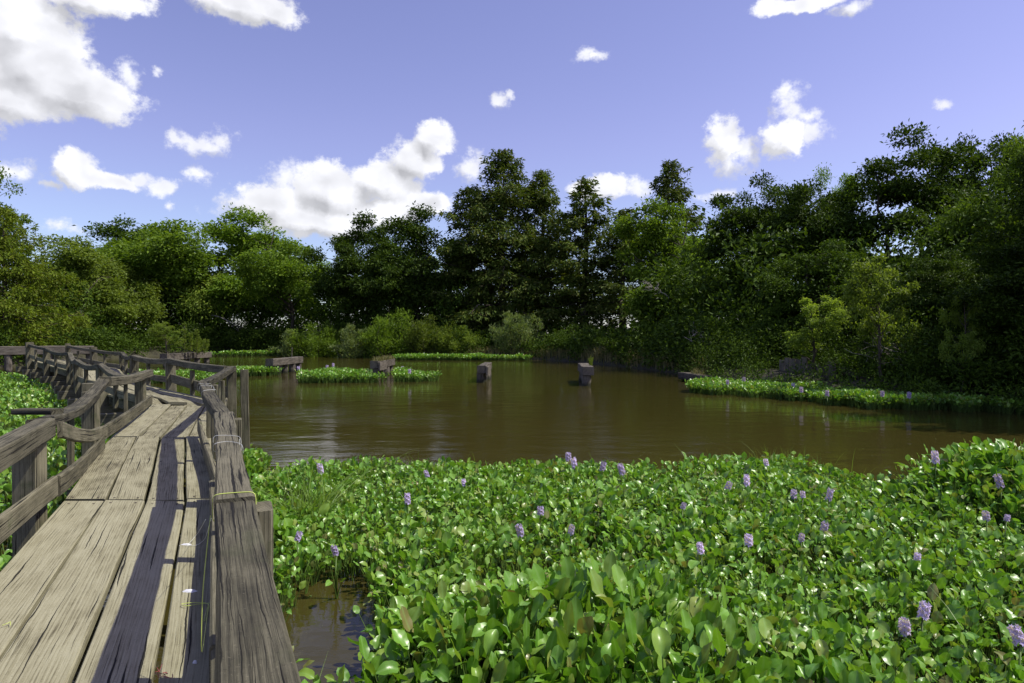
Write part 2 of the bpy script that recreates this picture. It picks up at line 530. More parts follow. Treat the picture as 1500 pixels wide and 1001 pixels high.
M_DRY = leaf_mat('dry_grass', [(0.22, 0.19, 0.08), (0.30, 0.26, 0.11), (0.14, 0.15, 0.05), (0.10, 0.13, 0.035)], 0.6, 0.3)
M_GRASS = leaf_mat('green_grass', [(0.15, 0.25, 0.04), (0.20, 0.30, 0.06), (0.12, 0.20, 0.035)], 0.4, 0.45)


def flat_mat(name, col, rough=0.6):
    m_, nb, out = new_mat(name)
    geo = nb.n('ShaderNodeNewGeometry')
    nz = nb.noise(geo.outputs['Position'], 90.0, 3, 0.6)
    c = nb.mix(nz, tuple(x * 0.75 for x in col), col)
    bs = nb.n('ShaderNodeBsdfPrincipled')
    nb.put(bs.inputs['Base Color'], c)
    bs.inputs['Roughness'].default_value = rough
    nb.t.links.new(bs.outputs[0], out.inputs[0])
    return m_


M_LINE = flat_mat('yellow_green_line', (0.62, 0.72, 0.16), 0.35)
M_WLINE = flat_mat('clear_line', (0.75, 0.76, 0.72), 0.3)
M_RLINE = flat_mat('red_line', (0.35, 0.07, 0.07), 0.5)
M_DROP = flat_mat('white_dropping', (0.82, 0.82, 0.84), 0.7)


def ground_mat():
    m_, nb, out = new_mat('bank_earth')
    geo = nb.n('ShaderNodeNewGeometry')
    p = geo.outputs['Position']
    n1_ = nb.noise(p, 0.5, 6, 0.6)
    n2_ = nb.noise(p, 6.0, 5, 0.65)
    c = nb.ramp(nb.m('ADD', nb.m('MULTIPLY', n1_, 0.6), nb.m('MULTIPLY', n2_, 0.4)),
                [(0.35, (0.02, 0.016, 0.010)), (0.5, (0.04, 0.038, 0.016)), (0.65, (0.07, 0.07, 0.025))])
    bs = nb.n('ShaderNodeBsdfPrincipled')
    nb.put(bs.inputs['Base Color'], c)
    bs.inputs['Roughness'].default_value = 0.95
    bp = nb.n('ShaderNodeBump')
    bp.inputs['Strength'].default_value = 0.6
    bp.inputs['Distance'].default_value = 0.1
    nb.put(bp.inputs['Height'], n2_)
    nb.put(bs.inputs['Normal'], bp.outputs[0])
    nb.t.links.new(bs.outputs[0], out.inputs[0])
    return m_


def water_mat():
    m_, nb, out = new_mat('muddy_water')
    geo = nb.n('ShaderNodeNewGeometry')
    p = geo.outputs['Position']
    silt = nb.noise(nb.v('MULTIPLY', p, (0.12, 0.25, 1)), 1.0, 4, 0.55)
    c = nb.mix(silt, (0.038, 0.032, 0.007), (0.052, 0.044, 0.011))
    bs = nb.n('ShaderNodeBsdfPrincipled')
    nb.put(bs.inputs['Base Color'], c)
    bs.inputs['Roughness'].default_value = 0.06
    bs.inputs['IOR'].default_value = 1.33
    q = nb.v('MULTIPLY', p, (1.0, 1.6, 1.0))
    a1 = nb.noise(q, 1.1, 3, 0.5)
    a2 = nb.noise(q, 7.0, 4, 0.6)
    calm = nb.rng(nb.noise(nb.v('MULTIPLY', p, (0.10, 0.22, 1)), 1.0, 3, 0.5), 0.38, 0.62, 0.25, 1.0)
    hh = nb.m('ADD', nb.m('MULTIPLY', a1, 0.016), nb.m('MULTIPLY', nb.m('MULTIPLY', a2, calm), 0.0055))
    bp = nb.n('ShaderNodeBump')
    bp.inputs['Strength'].default_value = 1.0
    bp.inputs['Distance'].default_value = 1.0
    nb.put(bp.inputs['Height'], hh)
    nb.put(bs.inputs['Normal'], bp.outputs[0])
    nb.t.links.new(bs.outputs[0], out.inputs[0])
    return m_


# ------------------------------------------------------------------ setting: ground and water
SHORE = [(-180, 32), (-120, 38), (-75, 42), (-50, 46), (-37, 52), (-31, 66), (-24, 78), (-18, 72), (-13, 64), (-6, 59), (2, 56),
         (8.5, 45), (14, 35.5), (17, 29.5), (20.8, 27.2), (26.5, 23.9), (33, 23.1), (37, 22.6), (45, 20.5), (60, 18.5), (90, 18), (130, 24), (180, 32)]
SH_A = np.array([a for a, _ in SHORE], float)
SH_R = np.array([r for _, r in SHORE], float)


def shore(az_deg):
    return np.interp(az_deg, SH_A, SH_R)


def vnoise(x, y, s, seed=0.0):
    return np.array([mnoise.noise(Vector((float(a) * s + seed, float(c) * s - seed, seed))) for a, c in zip(np.ravel(x), np.ravel(y))]).reshape(np.shape(x))


def ground_z(x, y):
    r = np.hypot(x, y)
    a = np.degrees(np.arctan2(x, y))
    s = r - shore(a)
    z = np.interp(s, [-6, -2, -0.1, 0.5, 2.0, 8, 40, 400], [-1.2, -0.7, -0.1, 0.28, 0.5, 0.75, 1.2, 1.4])
    return z


NA = 300
rad = np.unique(np.concatenate([np.linspace(1, 100, 160), np.geomspace(100, 4000, 24)]))
aa = np.linspace(-np.pi, np.pi, NA, endpoint=False)
gx = rad[:, None] * np.sin(aa)[None]
gy = rad[:, None] * np.cos(aa)[None]
gz = ground_z(gx, gy)
gz = gz + vnoise(gx, gy, 0.35, 3.0) * 0.18 * (gz > 0.1)
V = np.stack([gx, gy, gz], -1).reshape(-1, 3)
i0 = np.arange((len(rad) - 1) * NA)
j0 = i0 % NA
base = i0 - j0
Fq = np.stack([base + j0, base + NA + j0, base + NA + (j0 + 1) % NA, base + (j0 + 1) % NA], 1)[:, ::-1]
V = np.concatenate([V, [[0, 0, -1.2]]])
centre = len(V) - 1
faces = [list(f) for f in Fq] + [[centre, (j + 1) % NA, j] for j in range(NA)]
tag(obj('ground', mesh_np('ground', V, faces, ground_mat(), smooth=True)), kind='structure')
tag(obj('water', mesh_np('water', [(-130, -130, 0), (130, -130, 0), (130, 130, 0), (-130, 130, 0)], np.array([[0, 1, 2, 3]]), water_mat())), kind='structure')

# ------------------------------------------------------------------ leaf scatter helpers
def unit(v):
    return v / (np.linalg.norm(v, axis=-1, keepdims=True) + 1e-9)


def leaf_quads(C, axis, nrm, L, Wd):
    """folded diamond leaves: C base points, axis direction, nrm face normal"""
    axis = unit(axis)
    side = unit(np.cross(axis, nrm))
    nrm = np.cross(side, axis)
    L = np.asarray(L)[:, None]
    Wd = np.asarray(Wd)[:, None]
    v0 = C
    v1 = C + axis * L * 0.45 + side * Wd * 0.5 + nrm * Wd * 0.18
    v2 = C + axis * L - nrm * L * 0.10
    v3 = C + axis * L * 0.45 - side * Wd * 0.5 + nrm * Wd * 0.18
    V = np.stack([v0, v1, v2, v3], 1).reshape(-1, 3)
    n = len(C)
    Fq = np.arange(n * 4).reshape(n, 4)
    return V, Fq


def rand_dirs(r_, n):
    return unit(r_.normal(size=(n, 3)))


def crown_mesh(name, C, axis, nrm, L, Wd, mat):
    V, Fq = leaf_quads(C, axis, nrm, L, Wd)
    return mesh_np(name, V, Fq, mat)


def limb(r_, a, c, r0, r1, n=6, sag=0.15):
    a, c = np.asarray(a, float), np.asarray(c, float)
    t = np.linspace(0, 1, n)[:, None]
    L = np.linalg.norm(c - a)
    p = a + (c - a) * t
    p += np.sin(t * np.pi) * r_.normal(size=3) * L * sag * 0.6
    p[1:-1] += r_.normal(size=(n - 2, 3)) * L * 0.03
    p[:, 2] += (np.sin(t * np.pi) * L * 0.08)[:, 0]
    return p, np.linspace(r0, r1, n)


def broadleaf(seed, H, Rc, z0, mat, nclump=90, nleaf=16000, leaf=0.2, clump=0.16, flat=0.65, droop=0.0, lobes=7, stems=1, trunk_r=None):
    """returns (trunk mesh, crown mesh): trunk, limbs and leaf clumps in an uneven many-lobed crown"""
    r_ = np.random.default_rng(seed)
    zc, hz = (H + z0) / 2, (H - z0) / 2
    lob = []
    for i in range(lobes):
        a = i * 2.4 + r_.uniform(-0.5, 0.5)
        q = r_.uniform(-0.75, 0.8)
        rr = Rc * 0.62 * math.sqrt(max(0.05, 1 - q * q)) * r_.uniform(0.7, 1.1)
        lob.append((rr * math.cos(a), rr * math.sin(a), zc + q * hz * 0.75, Rc * r_.uniform(0.33, 0.55), hz * r_.uniform(0.25, 0.45)))
    lob.append((0, 0, H - hz * 0.35, Rc * 0.42, hz * 0.35))
    lob.append((r_.normal() * Rc * 0.15, r_.normal() * Rc * 0.15, zc, Rc * 0.55, hz * 0.6))
    cl = []
    while len(cl) < nclump:
        l = lob[r_.integers(len(lob))]
        d = rand_dirs(r_, 1)[0]
        s = r_.uniform(0.45, 1.0) ** 0.6
        p = np.array([l[0] + d[0] * l[3] * s, l[1] + d[1] * l[3] * s, l[2] + d[2] * l[4] * s])
        if p[2] > z0 * 0.85:
            cl.append(p)
    cl = np.array(cl)
    mid = np.array([0, 0, zc])
    w = r_.uniform(0.4, 1.6, nclump)
    idx = r_.choice(nclump, nleaf, p=w / w.sum())
    rc = Rc * clump * (0.7 + 0.6 * r_.random(nclump)) * (0.6 + 0.4 * w / w.mean())
    d = rand_dirs(r_, nleaf)
    s = r_.random(nleaf)[:, None] ** 0.45 * (1 + 0.5 * (r_.random(nleaf) < 0.12)[:, None])
    C = cl[idx] + d * s * rc[idx][:, None] * np.array([1, 1, flat])
    if droop > 0:
        C[:, 2] -= droop * np.abs(r_.normal(size=nleaf)) * rc[idx] * 1.5
    outd = unit(cl[idx] - mid)
    axis = unit(rand_dirs(r_, nleaf) * 0.9 + outd * 0.4 + d * 0.5 + np.array([0, 0, -0.25 - droop * 1.2]))
    nrm = unit(rand_dirs(r_, nleaf) * 0.8 + np.array([0, 0, 0.8]) + outd * 0.4)
    L = leaf * r_.uniform(0.65, 1.35, nleaf)
    crown = crown_mesh('crown', C, axis, nrm, L, L * r_.uniform(0.4, 0.65, nleaf), mat)
    mb = MB()
    tr = trunk_r or H * 0.016
    for sidx in range(stems):
        a = sidx * 2.2 + r_.uniform(0, 1)
        sp = 0 if stems == 1 else tr * 2.0
        lean = np.array([math.cos(a), math.sin(a), 0]) * (0 if stems == 1 else Rc * 0.35)
        top = np.array([r_.normal() * Rc * 0.12, r_.normal() * Rc * 0.12, H * 0.86]) + lean
        n = 10
        t = np.linspace(0, 1, n)[:, None]
        p = np.array([math.cos(a) * sp, math.sin(a) * sp, -0.4]) * (1 - t) + top * t
        p[1:-1] += r_.normal(size=(n - 2, 3)) * np.array([1, 1, 0]) * H * 0.012
        rr = tr * (1 - 0.85 * t[:, 0])
        rr[0] *= 1.5
        mb.add(*tube(p, rr, 7, jit=0.08))
        order = r_.permutation(nclump)[: max(10, nclump // (2 * stems))]
        for k in order:
            c = cl[k]
            zz = np.clip(c[2] - np.hypot(c[0], c[1]) * r_.uniform(0.5, 0.9), z0 * 0.5, H * 0.8)
            ti = np.interp(zz, p[:, 2], np.arange(n))
            s0 = np.array([np.interp(ti, np.arange(n), p[:, q]) for q in range(3)])
            r0 = np.interp(ti, np.arange(n), rr)
            q_, rq = limb(r_, s0, c, r0 * 0.5, tr * 0.06, 6)
            mb.add(*tube(q_, rq, 5, cap=False))
    return mb.mesh('trunk', M_BARK), crown


def cypress(seed, H, Rb, z0, mat, nbr=95, nleaf=17000, leaf=0.26, ragged=0.35, top=0.9):
    """tall conical swamp cypress: straight trunk, level branches carrying flat hanging sprays"""
    r_ = np.random.default_rng(seed)
    mb = MB()
    n = 12
    t = np.linspace(0, 1, n)[:, None]
    p = np.concatenate([np.cumsum(r_.normal(size=(n, 2)) * H * 0.003, axis=0), t * H * 0.985], 1)
    p[0, 2] = -0.4
    rr = H * 0.017 * (1 - 0.92 * t[:, 0])
    rr[0] *= 1.9
    rr[1] *= 1.2
    mb.add(*tube(p, rr, 8, jit=0.1))
    C, AX, NM = [], [], []
    zs = z0 + (H - z0) * np.sort(r_.random(nbr)) ** 0.85
    wts = []
    brs = []
    for i, z in enumerate(zs):
        f = (z - z0) / (H - z0)
        prof = (1 - f) ** 0.75 * (0.55 + 0.45 * min(1, f * 4 + 0.3))
        Lb = max(0.35, Rb * prof * r_.uniform(1 - ragged * 1.6, 1 + ragged * 0.6) + Rb * 0.07)
        a = i * 2.4 + r_.uniform(-0.6, 0.6)
        up = r_.uniform(-0.2, 0.65) + 0.4 * f ** 2
        end = np.array([math.cos(a) * Lb, math.sin(a) * Lb, Lb * up])
        s0 = np.array([np.interp(z, p[:, 2], p[:, 0]), np.interp(z, p[:, 2], p[:, 1]), z])
        m = 6
        tt = np.linspace(0, 1, m)[:, None]
        q = s0 + end * tt
        q[:, 2] -= (tt[:, 0] ** 2) * Lb * r_.uniform(0.0, 0.28)
        q[1:] += r_.normal(size=(m - 1, 3)) * Lb * 0.03
        mb.add(*tube(q, np.linspace(max(0.012, H * 0.0045 * (1 - f) + 0.012), 0.006, m), 4, cap=False))
        brs.append(q)
        wts.append(Lb ** 1.3)
    wts = np.array(wts) / sum(wts)
    for q, w in zip(brs, wts):
        k = max(14, int(nleaf * w))
        nsub = max(3, int(3 + w * nbr * 4))
        ts = r_.uniform(0.22, 1.05, nsub)
        cid = r_.integers(nsub, size=k)
        tpos = np.clip(ts[cid] + r_.normal(size=k) * 0.035, 0.1, 1.08)
        base_ = np.stack([np.interp(np.clip(tpos, 0, 1) * 5, np.arange(6), q[:, c]) for c in range(3)], 1)
        d = unit(q[-1] - q[0])
        Lb = np.linalg.norm(q[-1] - q[0])
        side = unit(np.cross(d, [0, 0, 1]))
        sgn = np.where(r_.random(nsub) < 0.5, -1, 1)[cid]
        spread = np.abs(r_.normal(size=k)) * (0.12 + 0.16 * Lb) * sgn * (1.15 - np.clip(tpos, 0, 1) * 0.6)
        off = side * spread[:, None] + d * (np.abs(spread) * 0.5)[:, None]
        off[:, 2] += -np.abs(spread) * 0.45 + r_.normal(size=k) * 0.10 - np.abs(r_.normal(size=k)) * 0.22
        C.append(base_ + off)
        AX.append(unit(off * 1.0 + d * 0.25 + np.array([0, 0, -0.35]) + r_.normal(size=(k, 3)) * 0.45))
        NM.append(unit(np.array([0, 0, 1.0]) + r_.normal(size=(k, 3)) * 0.55))
    # leader tuft
    k = 260
    C.append(np.stack([r_.normal(size=k) * 0.22 + p[-1, 0], r_.normal(size=k) * 0.22 + p[-1, 1], H - np.abs(r_.normal(size=k)) * 0.9], 1))
    AX.append(unit(r_.normal(size=(k, 3)) + np.array([0, 0, 0.2])))
    NM.append(rand_dirs(r_, k))
    C, AX, NM = np.concatenate(C), np.concatenate(AX), np.concatenate(NM)
    L = leaf * r_.uniform(0.6, 1.4, len(C))
    return mb.mesh('trunk', M_BARK), crown_mesh('crown', C, AX, NM, L, L * r_.uniform(0.3, 0.5, len(C)), mat)


def shrub(seed, H, Rc, mat, nleaf=6000, leaf=0.12, nst=26, plume=0.0):
    """many thin stems from the ground, leaves in clumps along their upper part"""
    r_ = np.random.default_rng(seed)
    mb = MB()
    C, AX, NM = [], [], []
    for i in range(nst):
        a = r_.uniform(0, 6.283)
        sp = Rc * math.sqrt(r_.random())
        h = H * r_.uniform(0.6, 1.0) * (1 - 0.45 * (sp / Rc) ** 2)
        s0 = np.array([math.cos(a) * sp * 0.45, math.sin(a) * sp * 0.45, -0.2])
        e = np.array([math.cos(a) * sp, math.sin(a) * sp, h])
        q, rq = limb(r_, s0, e, 0.018 * H / 2, 0.005, 6, 0.1)
        mb.add(*tube(q, rq, 4, cap=False))
        k = nleaf // nst
        nb_ = 7
        ts = r_.uniform(0.15, 1.0, nb_)
        cid = r_.integers(nb_, size=k)
        base_ = np.stack([np.interp(ts[cid] * 5, np.arange(6), q[:, c]) for c in range(3)], 1)
        d = rand_dirs(r_, k)
        rc = Rc * 0.24 * (1.2 - 0.6 * ts[cid])[:, None] * r_.random(k)[:, None] ** 0.5
        C.append(base_ + d * rc * np.array([1, 1, 0.75]) + rand_dirs(r_, nb_)[cid] * Rc * 0.12)
        AX.append(unit(d + np.array([0, 0, 0.5 + plume]) + r_.normal(size=(k, 3)) * 0.3))
        NM.append(unit(np.array([0, 0, 0.7]) + r_.normal(size=(k, 3)) * 0.7))
    C, AX, NM = np.concatenate(C), np.concatenate(AX), np.concatenate(NM)
    C[:, 2] = np.maximum(C[:, 2], 0.02)
    L = leaf * r_.uniform(0.6, 1.4, len(C))
    return mb.mesh('stem', M_BARK), crown_mesh('foliage', C, AX, NM, L, L * r_.uniform(0.35, 0.6, len(C)), mat)


PROTO = {}
PROTO['oak_a'] = (broadleaf(11, 12, 5.0, 0.8, M_OAK, 85, 30000, 0.26, clump=0.19), 12, 5.0)
PROTO['oak_b'] = (broadleaf(12, 13, 4.2, 0.8, M_OAK, 80, 27000, 0.26, clump=0.2, stems=2), 13, 4.2)
PROTO['mid_a'] = (broadleaf(13, 11, 5.0, 0.5, M_MID, 90, 29000, 0.25, clump=0.19), 11, 5.0)
PROTO['mid_b'] = (broadleaf(14, 12, 4.0, 0.5, M_MID, 80, 26000, 0.25, clump=0.21, stems=2), 12, 4.0)
PROTO['wil_a'] = (broadleaf(15, 10, 4.6, 0.4, M_WIL, 100, 27000, 0.24, clump=0.18, droop=0.5, stems=3), 10, 4.6)
PROTO['wil_b'] = (broadleaf(16, 11, 4.0, 0.4, M_WIL, 85, 25000, 0.24, clump=0.19, droop=0.3, stems=2), 11, 4.0)
PROTO['airy'] = (broadleaf(17, 12, 3.6, 3.0, M_MID, 60, 8500, 0.24, clump=0.17, stems=1), 12, 3.6)
PROTO['near_a'] = (broadleaf(18, 10, 4.2, 0.6, M_OAK_SHADE, 95, 52000, 0.16, clump=0.18, flat=0.55), 10, 4.2)
PROTO['near_b'] = (broadleaf(19, 10, 3.8, 0.5, M_OAK_SHADE, 85, 50000, 0.16, clump=0.19, flat=0.55, stems=2), 10, 3.8)
PROTO['near_m'] = (broadleaf(20, 10, 4.0, 0.6, M_MID, 85, 44000, 0.155, clump=0.18, flat=0.55, stems=2), 10, 4.0)
PROTO['lime'] = (broadleaf(21, 5, 1.5, 0.7, M_LIME, 46, 7500, 0.115, clump=0.2, flat=0.5, droop=0.2), 5, 1.5)
PROTO['cyp_a'] = (cypress(31, 18, 5.0, 1.2, M_CYP, 175, 38000), 18, 5.0)
PROTO['cyp_b'] = (cypress(32, 16, 3.9, 1.2, M_CYP, 150, 29000, ragged=0.45), 16, 3.9)
PROTO['cyp_c'] = (cypress(33, 15, 3.0, 1.5, M_CYP, 110, 17000, ragged=0.55), 15, 3.0)
PROTO['cyp_n'] = (cypress(34, 9, 3.4, 0.6, M_CYP_SUN, 105, 26000, leaf=0.17, ragged=0.25), 9, 3.4)
PROTO['bush_g'] = (shrub(41, 3.4, 2.2, M_MID, 9000, 0.15), 3.4, 2.2)
PROTO['bush_s'] = (shrub(42, 3.0, 1.9, M_SAGE, 8000, 0.15, plume=0.8), 3.0, 1.9)
PROTO['bush_w'] = (shrub(43, 2.6, 2.2, M_WIL, 7500, 0.14), 2.6, 2.2)
PROTO['bush_d'] = (shrub(44, 2.6, 2.2, M_OAK_SHADE, 9000, 0.14), 2.6, 2.2)
PROTO['bush_l'] = (shrub(45, 2.0, 1.0, M_LIME, 3000, 0.11, 12), 2.0, 1.0)


def plant_tree(kind, name, label, cat, px, d, top_y, wpx, group, rz=None, z=None):
    """stand a tree so that its top shows at row top_y and its crown is wpx photograph pixels wide"""
    (trunk, crown), H, Rc = PROTO[kind]
    az_ = math.atan((px - 750) / F)
    x, y = (px - 750) / F * d, d
    gz_ = float(ground_z(np.array([x]), np.array([y]))[0]) if z is None else z
    h = EYE + (HZ - top_y) / F * d - gz_
    w = wpx / F * d
    o = thing(name, label, cat, (x, y, gz_), random.uniform(0, 6.28) if rz is None else rz, group)
    o.scale = (w / (2 * Rc), w / (2 * Rc), h / H)
    obj(trunk.name.split('.')[0], trunk, o)
    obj(crown.name.split('.')[0], crown, o)
    return o


G1, G2 = 'trees on the far bank', 'trees on the near bank to the right'
TREES = [
    # kind, name, label, px, d, top_y, wpx, group
    ('cyp_n', 'cypress_tree', 'feathery drooping cypress cut by the left edge of the photo above the wooden bent', 5, 46, 305, 215, G1),
    ('airy', 'broadleaf_tree', 'thin twiggy tree top poking above the feathery cypress at the left edge', 2, 54, 252, 110, G1),
    ('wil_b', 'willow_tree', 'pale willow just right of the feathery cypress at the left edge', 108, 62, 345, 165, G1),
    ('wil_a', 'willow_tree', 'low grey green willow behind the bend of the boardwalk', 150, 68, 375, 170, G1),
    ('oak_b', 'broadleaf_tree', 'dark round topped tree peeping out behind the pale willows on the far bank', 190, 84, 322, 165, G1),
    ('mid_a', 'broadleaf_tree', 'wide yellow green tree above the pier stub with saplings', 250, 78, 326, 230, G1),
    ('wil_a', 'willow_tree', 'drooping willow standing at the water behind the pier stub with saplings', 300, 79, 365, 160, G1),
    ('mid_b', 'broadleaf_tree', 'pointed yellow green tree under the left end of the largest cloud', 368, 80, 306, 165, G1),
    ('mid_a', 'broadleaf_tree', 'lower yellow green tree between the pointed tree and the dark oaks', 432, 74, 352, 165, G1),
    ('oak_a', 'broadleaf_tree', 'dark round oak, the left one of the pair beneath the big cloud', 528, 70, 322, 165, G1),
    ('oak_a', 'broadleaf_tree', 'dark round oak, the right one of the pair beside the tallest cypress', 612, 69, 310, 185, G1),
    ('oak_b', 'broadleaf_tree', 'dark tree filling the gap between the two oak crowns', 570, 76, 332, 140, G1),
    ('cyp_a', 'cypress_tree', 'tallest cypress with the highest pointed top in the middle of the far bank', 735, 66, 220, 225, G1),
    ('cyp_b', 'cypress_tree', 'dark cypress close against the right side of the tallest cypress', 795, 67, 252, 175, G1),
    ('cyp_b', 'cypress_tree', 'dark cypress shoulder on the left side of the tallest cypress', 690, 69, 278, 165, G1),
    ('cyp_c', 'cypress_tree', 'open slender cypress whose straight trunk shows against the sky', 857, 63, 265, 165, G1),
    ('cyp_c', 'cypress_tree', 'small thin cypress between the slender one and the airy tree', 912, 60, 308, 150, G1),
    ('cyp_b', 'cypress_tree', 'flat topped cypress rising behind the airy tree right of centre', 985, 62, 238, 165, G1),
    ('mid_b', 'broadleaf_tree', 'airy olive tree in front of the flat topped cypress', 972, 49, 292, 165, G1),
    ('airy', 'broadleaf_tree', 'thin airy tree at the water right of the olive tree', 1050, 46, 338, 140, G1),
    ('near_a', 'broadleaf_tree', 'broad dark tree under the pair of round clouds', 1140, 38, 243, 220, G2),
    ('near_m', 'broadleaf_tree', 'slimmer tree with a bare limb rising behind the broad dark tree', 1225, 42, 222, 110, G2),
    ('near_b', 'broadleaf_tree', 'big dark billowing tree, the largest crown on the right bank', 1335, 33, 185, 280, G2),
    ('near_a', 'broadleaf_tree', 'dark tree crown between the largest crown and the right edge', 1440, 35, 178, 210, G2),
    ('near_m', 'broadleaf_tree', 'tallest tree at the right edge with lighter leaves at its top', 1510, 27, 160, 230, G2),
    ('near_b', 'broadleaf_tree', 'dark low tree overhanging the water in the right corner', 1480, 20.5, 330, 250, G2),
    ('near_b', 'broadleaf_tree', 'dark tree over the old timber bulkhead', 1215, 30, 350, 200, G2),
    ('near_a', 'broadleaf_tree', 'dark spreading tree at the water left of the bulkhead', 1090, 40, 375, 150, G2),
    ('near_a', 'broadleaf_tree', 'shaded tree leaning over the right end of the hyacinth strip', 1385, 24, 360, 190, G2),
    ('lime', 'young_tree', 'bright sunlit yellow green young tree in front of the dark right bank', 1290, 21.6, 352, 105, G2),
    ('lime', 'young_tree', 'small sunlit sapling left of the brightest young tree', 1195, 25.2, 420, 90, G2),
    ('lime', 'young_tree', 'sunlit leafy top low in the dark right bank near the edge', 1410, 19.6, 400, 70, G2),
]
for i, (kind, name, lab, px, d, ty, wp, gr) in enumerate(TREES):
    plant_tree(kind, name, lab, 'tree', px, d, ty, wp, gr, rz=(i * 1.7) % 6.28)
# trees just beyond the right edge: their crowns and shade reach into the frame
for kind, px, d, ty, wp, lab in [('near_a', 1690, 19, 60, 330, 'tree beyond the right edge whose branches shade the water'),
                                 ('near_b', 1830, 16, -110, 480, 'tall tree well outside the right edge shading the bank')]:
    plant_tree(kind, 'broadleaf_tree', lab, 'tree', px, d, ty, wp, G2)

G3 = 'bushes along the water'
BUSHES = [
    ('bush_g', 'round green bush at the left foot of the oaks', 470, 64, 462, 90),
    ('bush_s', 'pale sage bush low at the water below the left oak', 440, 66, 478, 80),
    ('bush_g', 'tall bright green bush in the middle of the bush row', 575, 60.5, 443, 95),
    ('bush_w', 'olive bush right of the tall bright green bush', 628, 60, 458, 85),
    ('bush_s', 'grey green bush left of the tall bright green bush', 527, 61, 470, 80),
    ('bush_w', 'low olive bush at the right end of the bush row', 672, 59.5, 475, 75),
    ('bush_s', 'feathery pale bush standing alone below the tallest cypress', 757, 58.5, 450, 78),
    ('bush_d', 'dark bush in shade right of the feathery pale bush', 845, 55, 475, 90),
    ('bush_d', 'dark bush in shade at the bend of the far bank', 925, 46, 480, 110),
    ('bush_g', 'dim green bush at the water below the airy olive tree', 1005, 41, 462, 110),
    ('bush_g', 'green bush with a sunlit top left of the bulkhead', 1065, 34.5, 455, 120),
    ('bush_d', 'dark bush behind the old timber bulkhead', 1180, 30, 470, 150),
    ('bush_d', 'dark bush right of the leaning bulkhead board', 1300, 23.5, 490, 170),
    ('bush_d', 'dark bush in the right corner above the hyacinth strip', 1420, 20.5, 490, 190),
    ('bush_s', 'pale bush on the bank behind the far end of the boardwalk', 65, 58, 470, 90),
    ('bush_w', 'olive bush behind the first bend of the far rail', 120, 66, 480, 90),
    ('bush_d', 'dark bush behind the tall dry stalks', 205, 76, 468, 110),
    ('bush_d', 'dark bush at the water between the saplings and the first two oaks', 340, 78, 465, 120),
    ('bush_d', 'dark bush below the pointed yellow green tree', 395, 74, 470, 100),
]
for i, (kind, lab, px, d, ty, wp) in enumerate(BUSHES):
    plant_tree(kind, 'bush', lab, 'bush', px, d, ty, wp, G3, rz=i * 2.1)


# dense understory and the shaded woods behind the first row (nobody could count it)
def leaf_mass(name, label, seed, ncl, k, off, depth, hmax_c, hmax, rad_, lf_far, lf_near, mat, open_keep, lo=-46, hi=56):
    r_ = np.random.default_rng(seed)
    az_ = r_.uniform(lo, hi, ncl)
    open_ = (az_ > -3.5) & (az_ < 11)
    az_ = az_[~(open_ & (r_.random(ncl) > open_keep))]
    Rr = shore(az_) + off + r_.random(len(az_)) * depth
    x, y = Rr * np.sin(np.radians(az_)), Rr * np.cos(np.radians(az_))
    ok = ~((az_ > 19.5) & (az_ < 29.5) & (Rr < 30.4 - (az_ - 21) * 0.45)) | ((hmax < 1) & ((Rr > 28.3) | (r_.random(len(az_)) < 0.6)))
    az_, Rr, x, y = az_[ok], Rr[ok], x[ok], y[ok]
    g = np.maximum(ground_z(x, y), 0.0)
    hm = np.where((az_ > -3.5) & (az_ < 11), hmax_c, np.where((az_ > 14) & (hmax > 4), hmax * 1.05, hmax)) * (0.75 + 0.5 * vnoise(x, y, 0.15, 4.0))
    z = g + 0.3 + r_.random(len(az_)) ** (2.2 if hmax > 4 else 1.5) * hm
    cen = np.stack([x, y, z], 1)
    idx = np.repeat(np.arange(len(cen)), k)
    d = rand_dirs(r_, len(idx))
    rr = rad_ * r_.uniform(0.6, 1.3, len(cen))
    C = cen[idx] + d * (r_.random(len(idx))[:, None] ** 0.5) * rr[idx][:, None] * np.array([1.0, 1.0, 0.65])
    C[:, 2] = np.maximum(C[:, 2], 0.10)
    L = np.where(Rr[idx] < 34, lf_near, lf_far) * r_.uniform(0.6, 1.4, len(idx))
    me = crown_mesh(name, C, unit(d + r_.normal(size=d.shape) * 0.5), unit(np.array([0, 0, 0.7]) + r_.normal(size=d.shape) * 0.7), L, L * 0.5, mat)
    tag(obj(name, me), label, None, None, 'stuff')


leaf_mass('undergrowth', 'dense dark undergrowth overhanging the water along the foot of the tree line', 77, 1200, 110, 0.3, 5.5, 1.6, 2.3, 0.95, 0.22, 0.11, M_OAK_SHADE, 0.45)
leaf_mass('undergrowth', 'low weeds in the shade at the top of the right bank behind the hyacinth strip', 79, 420, 60, -1.2, 6.0, 0.3, 0.35, 0.5, 0.16, 0.10, M_OAK_SHADE, 1.0, 13.5, 44)
leaf_mass('woods', 'shaded woods filling in behind the front trees', 78, 2300, 85, 5.0, 13.0, 1.6, 7.0, 1.7, 0.30, 0.15, M_OAK_SHADE, 0.3)


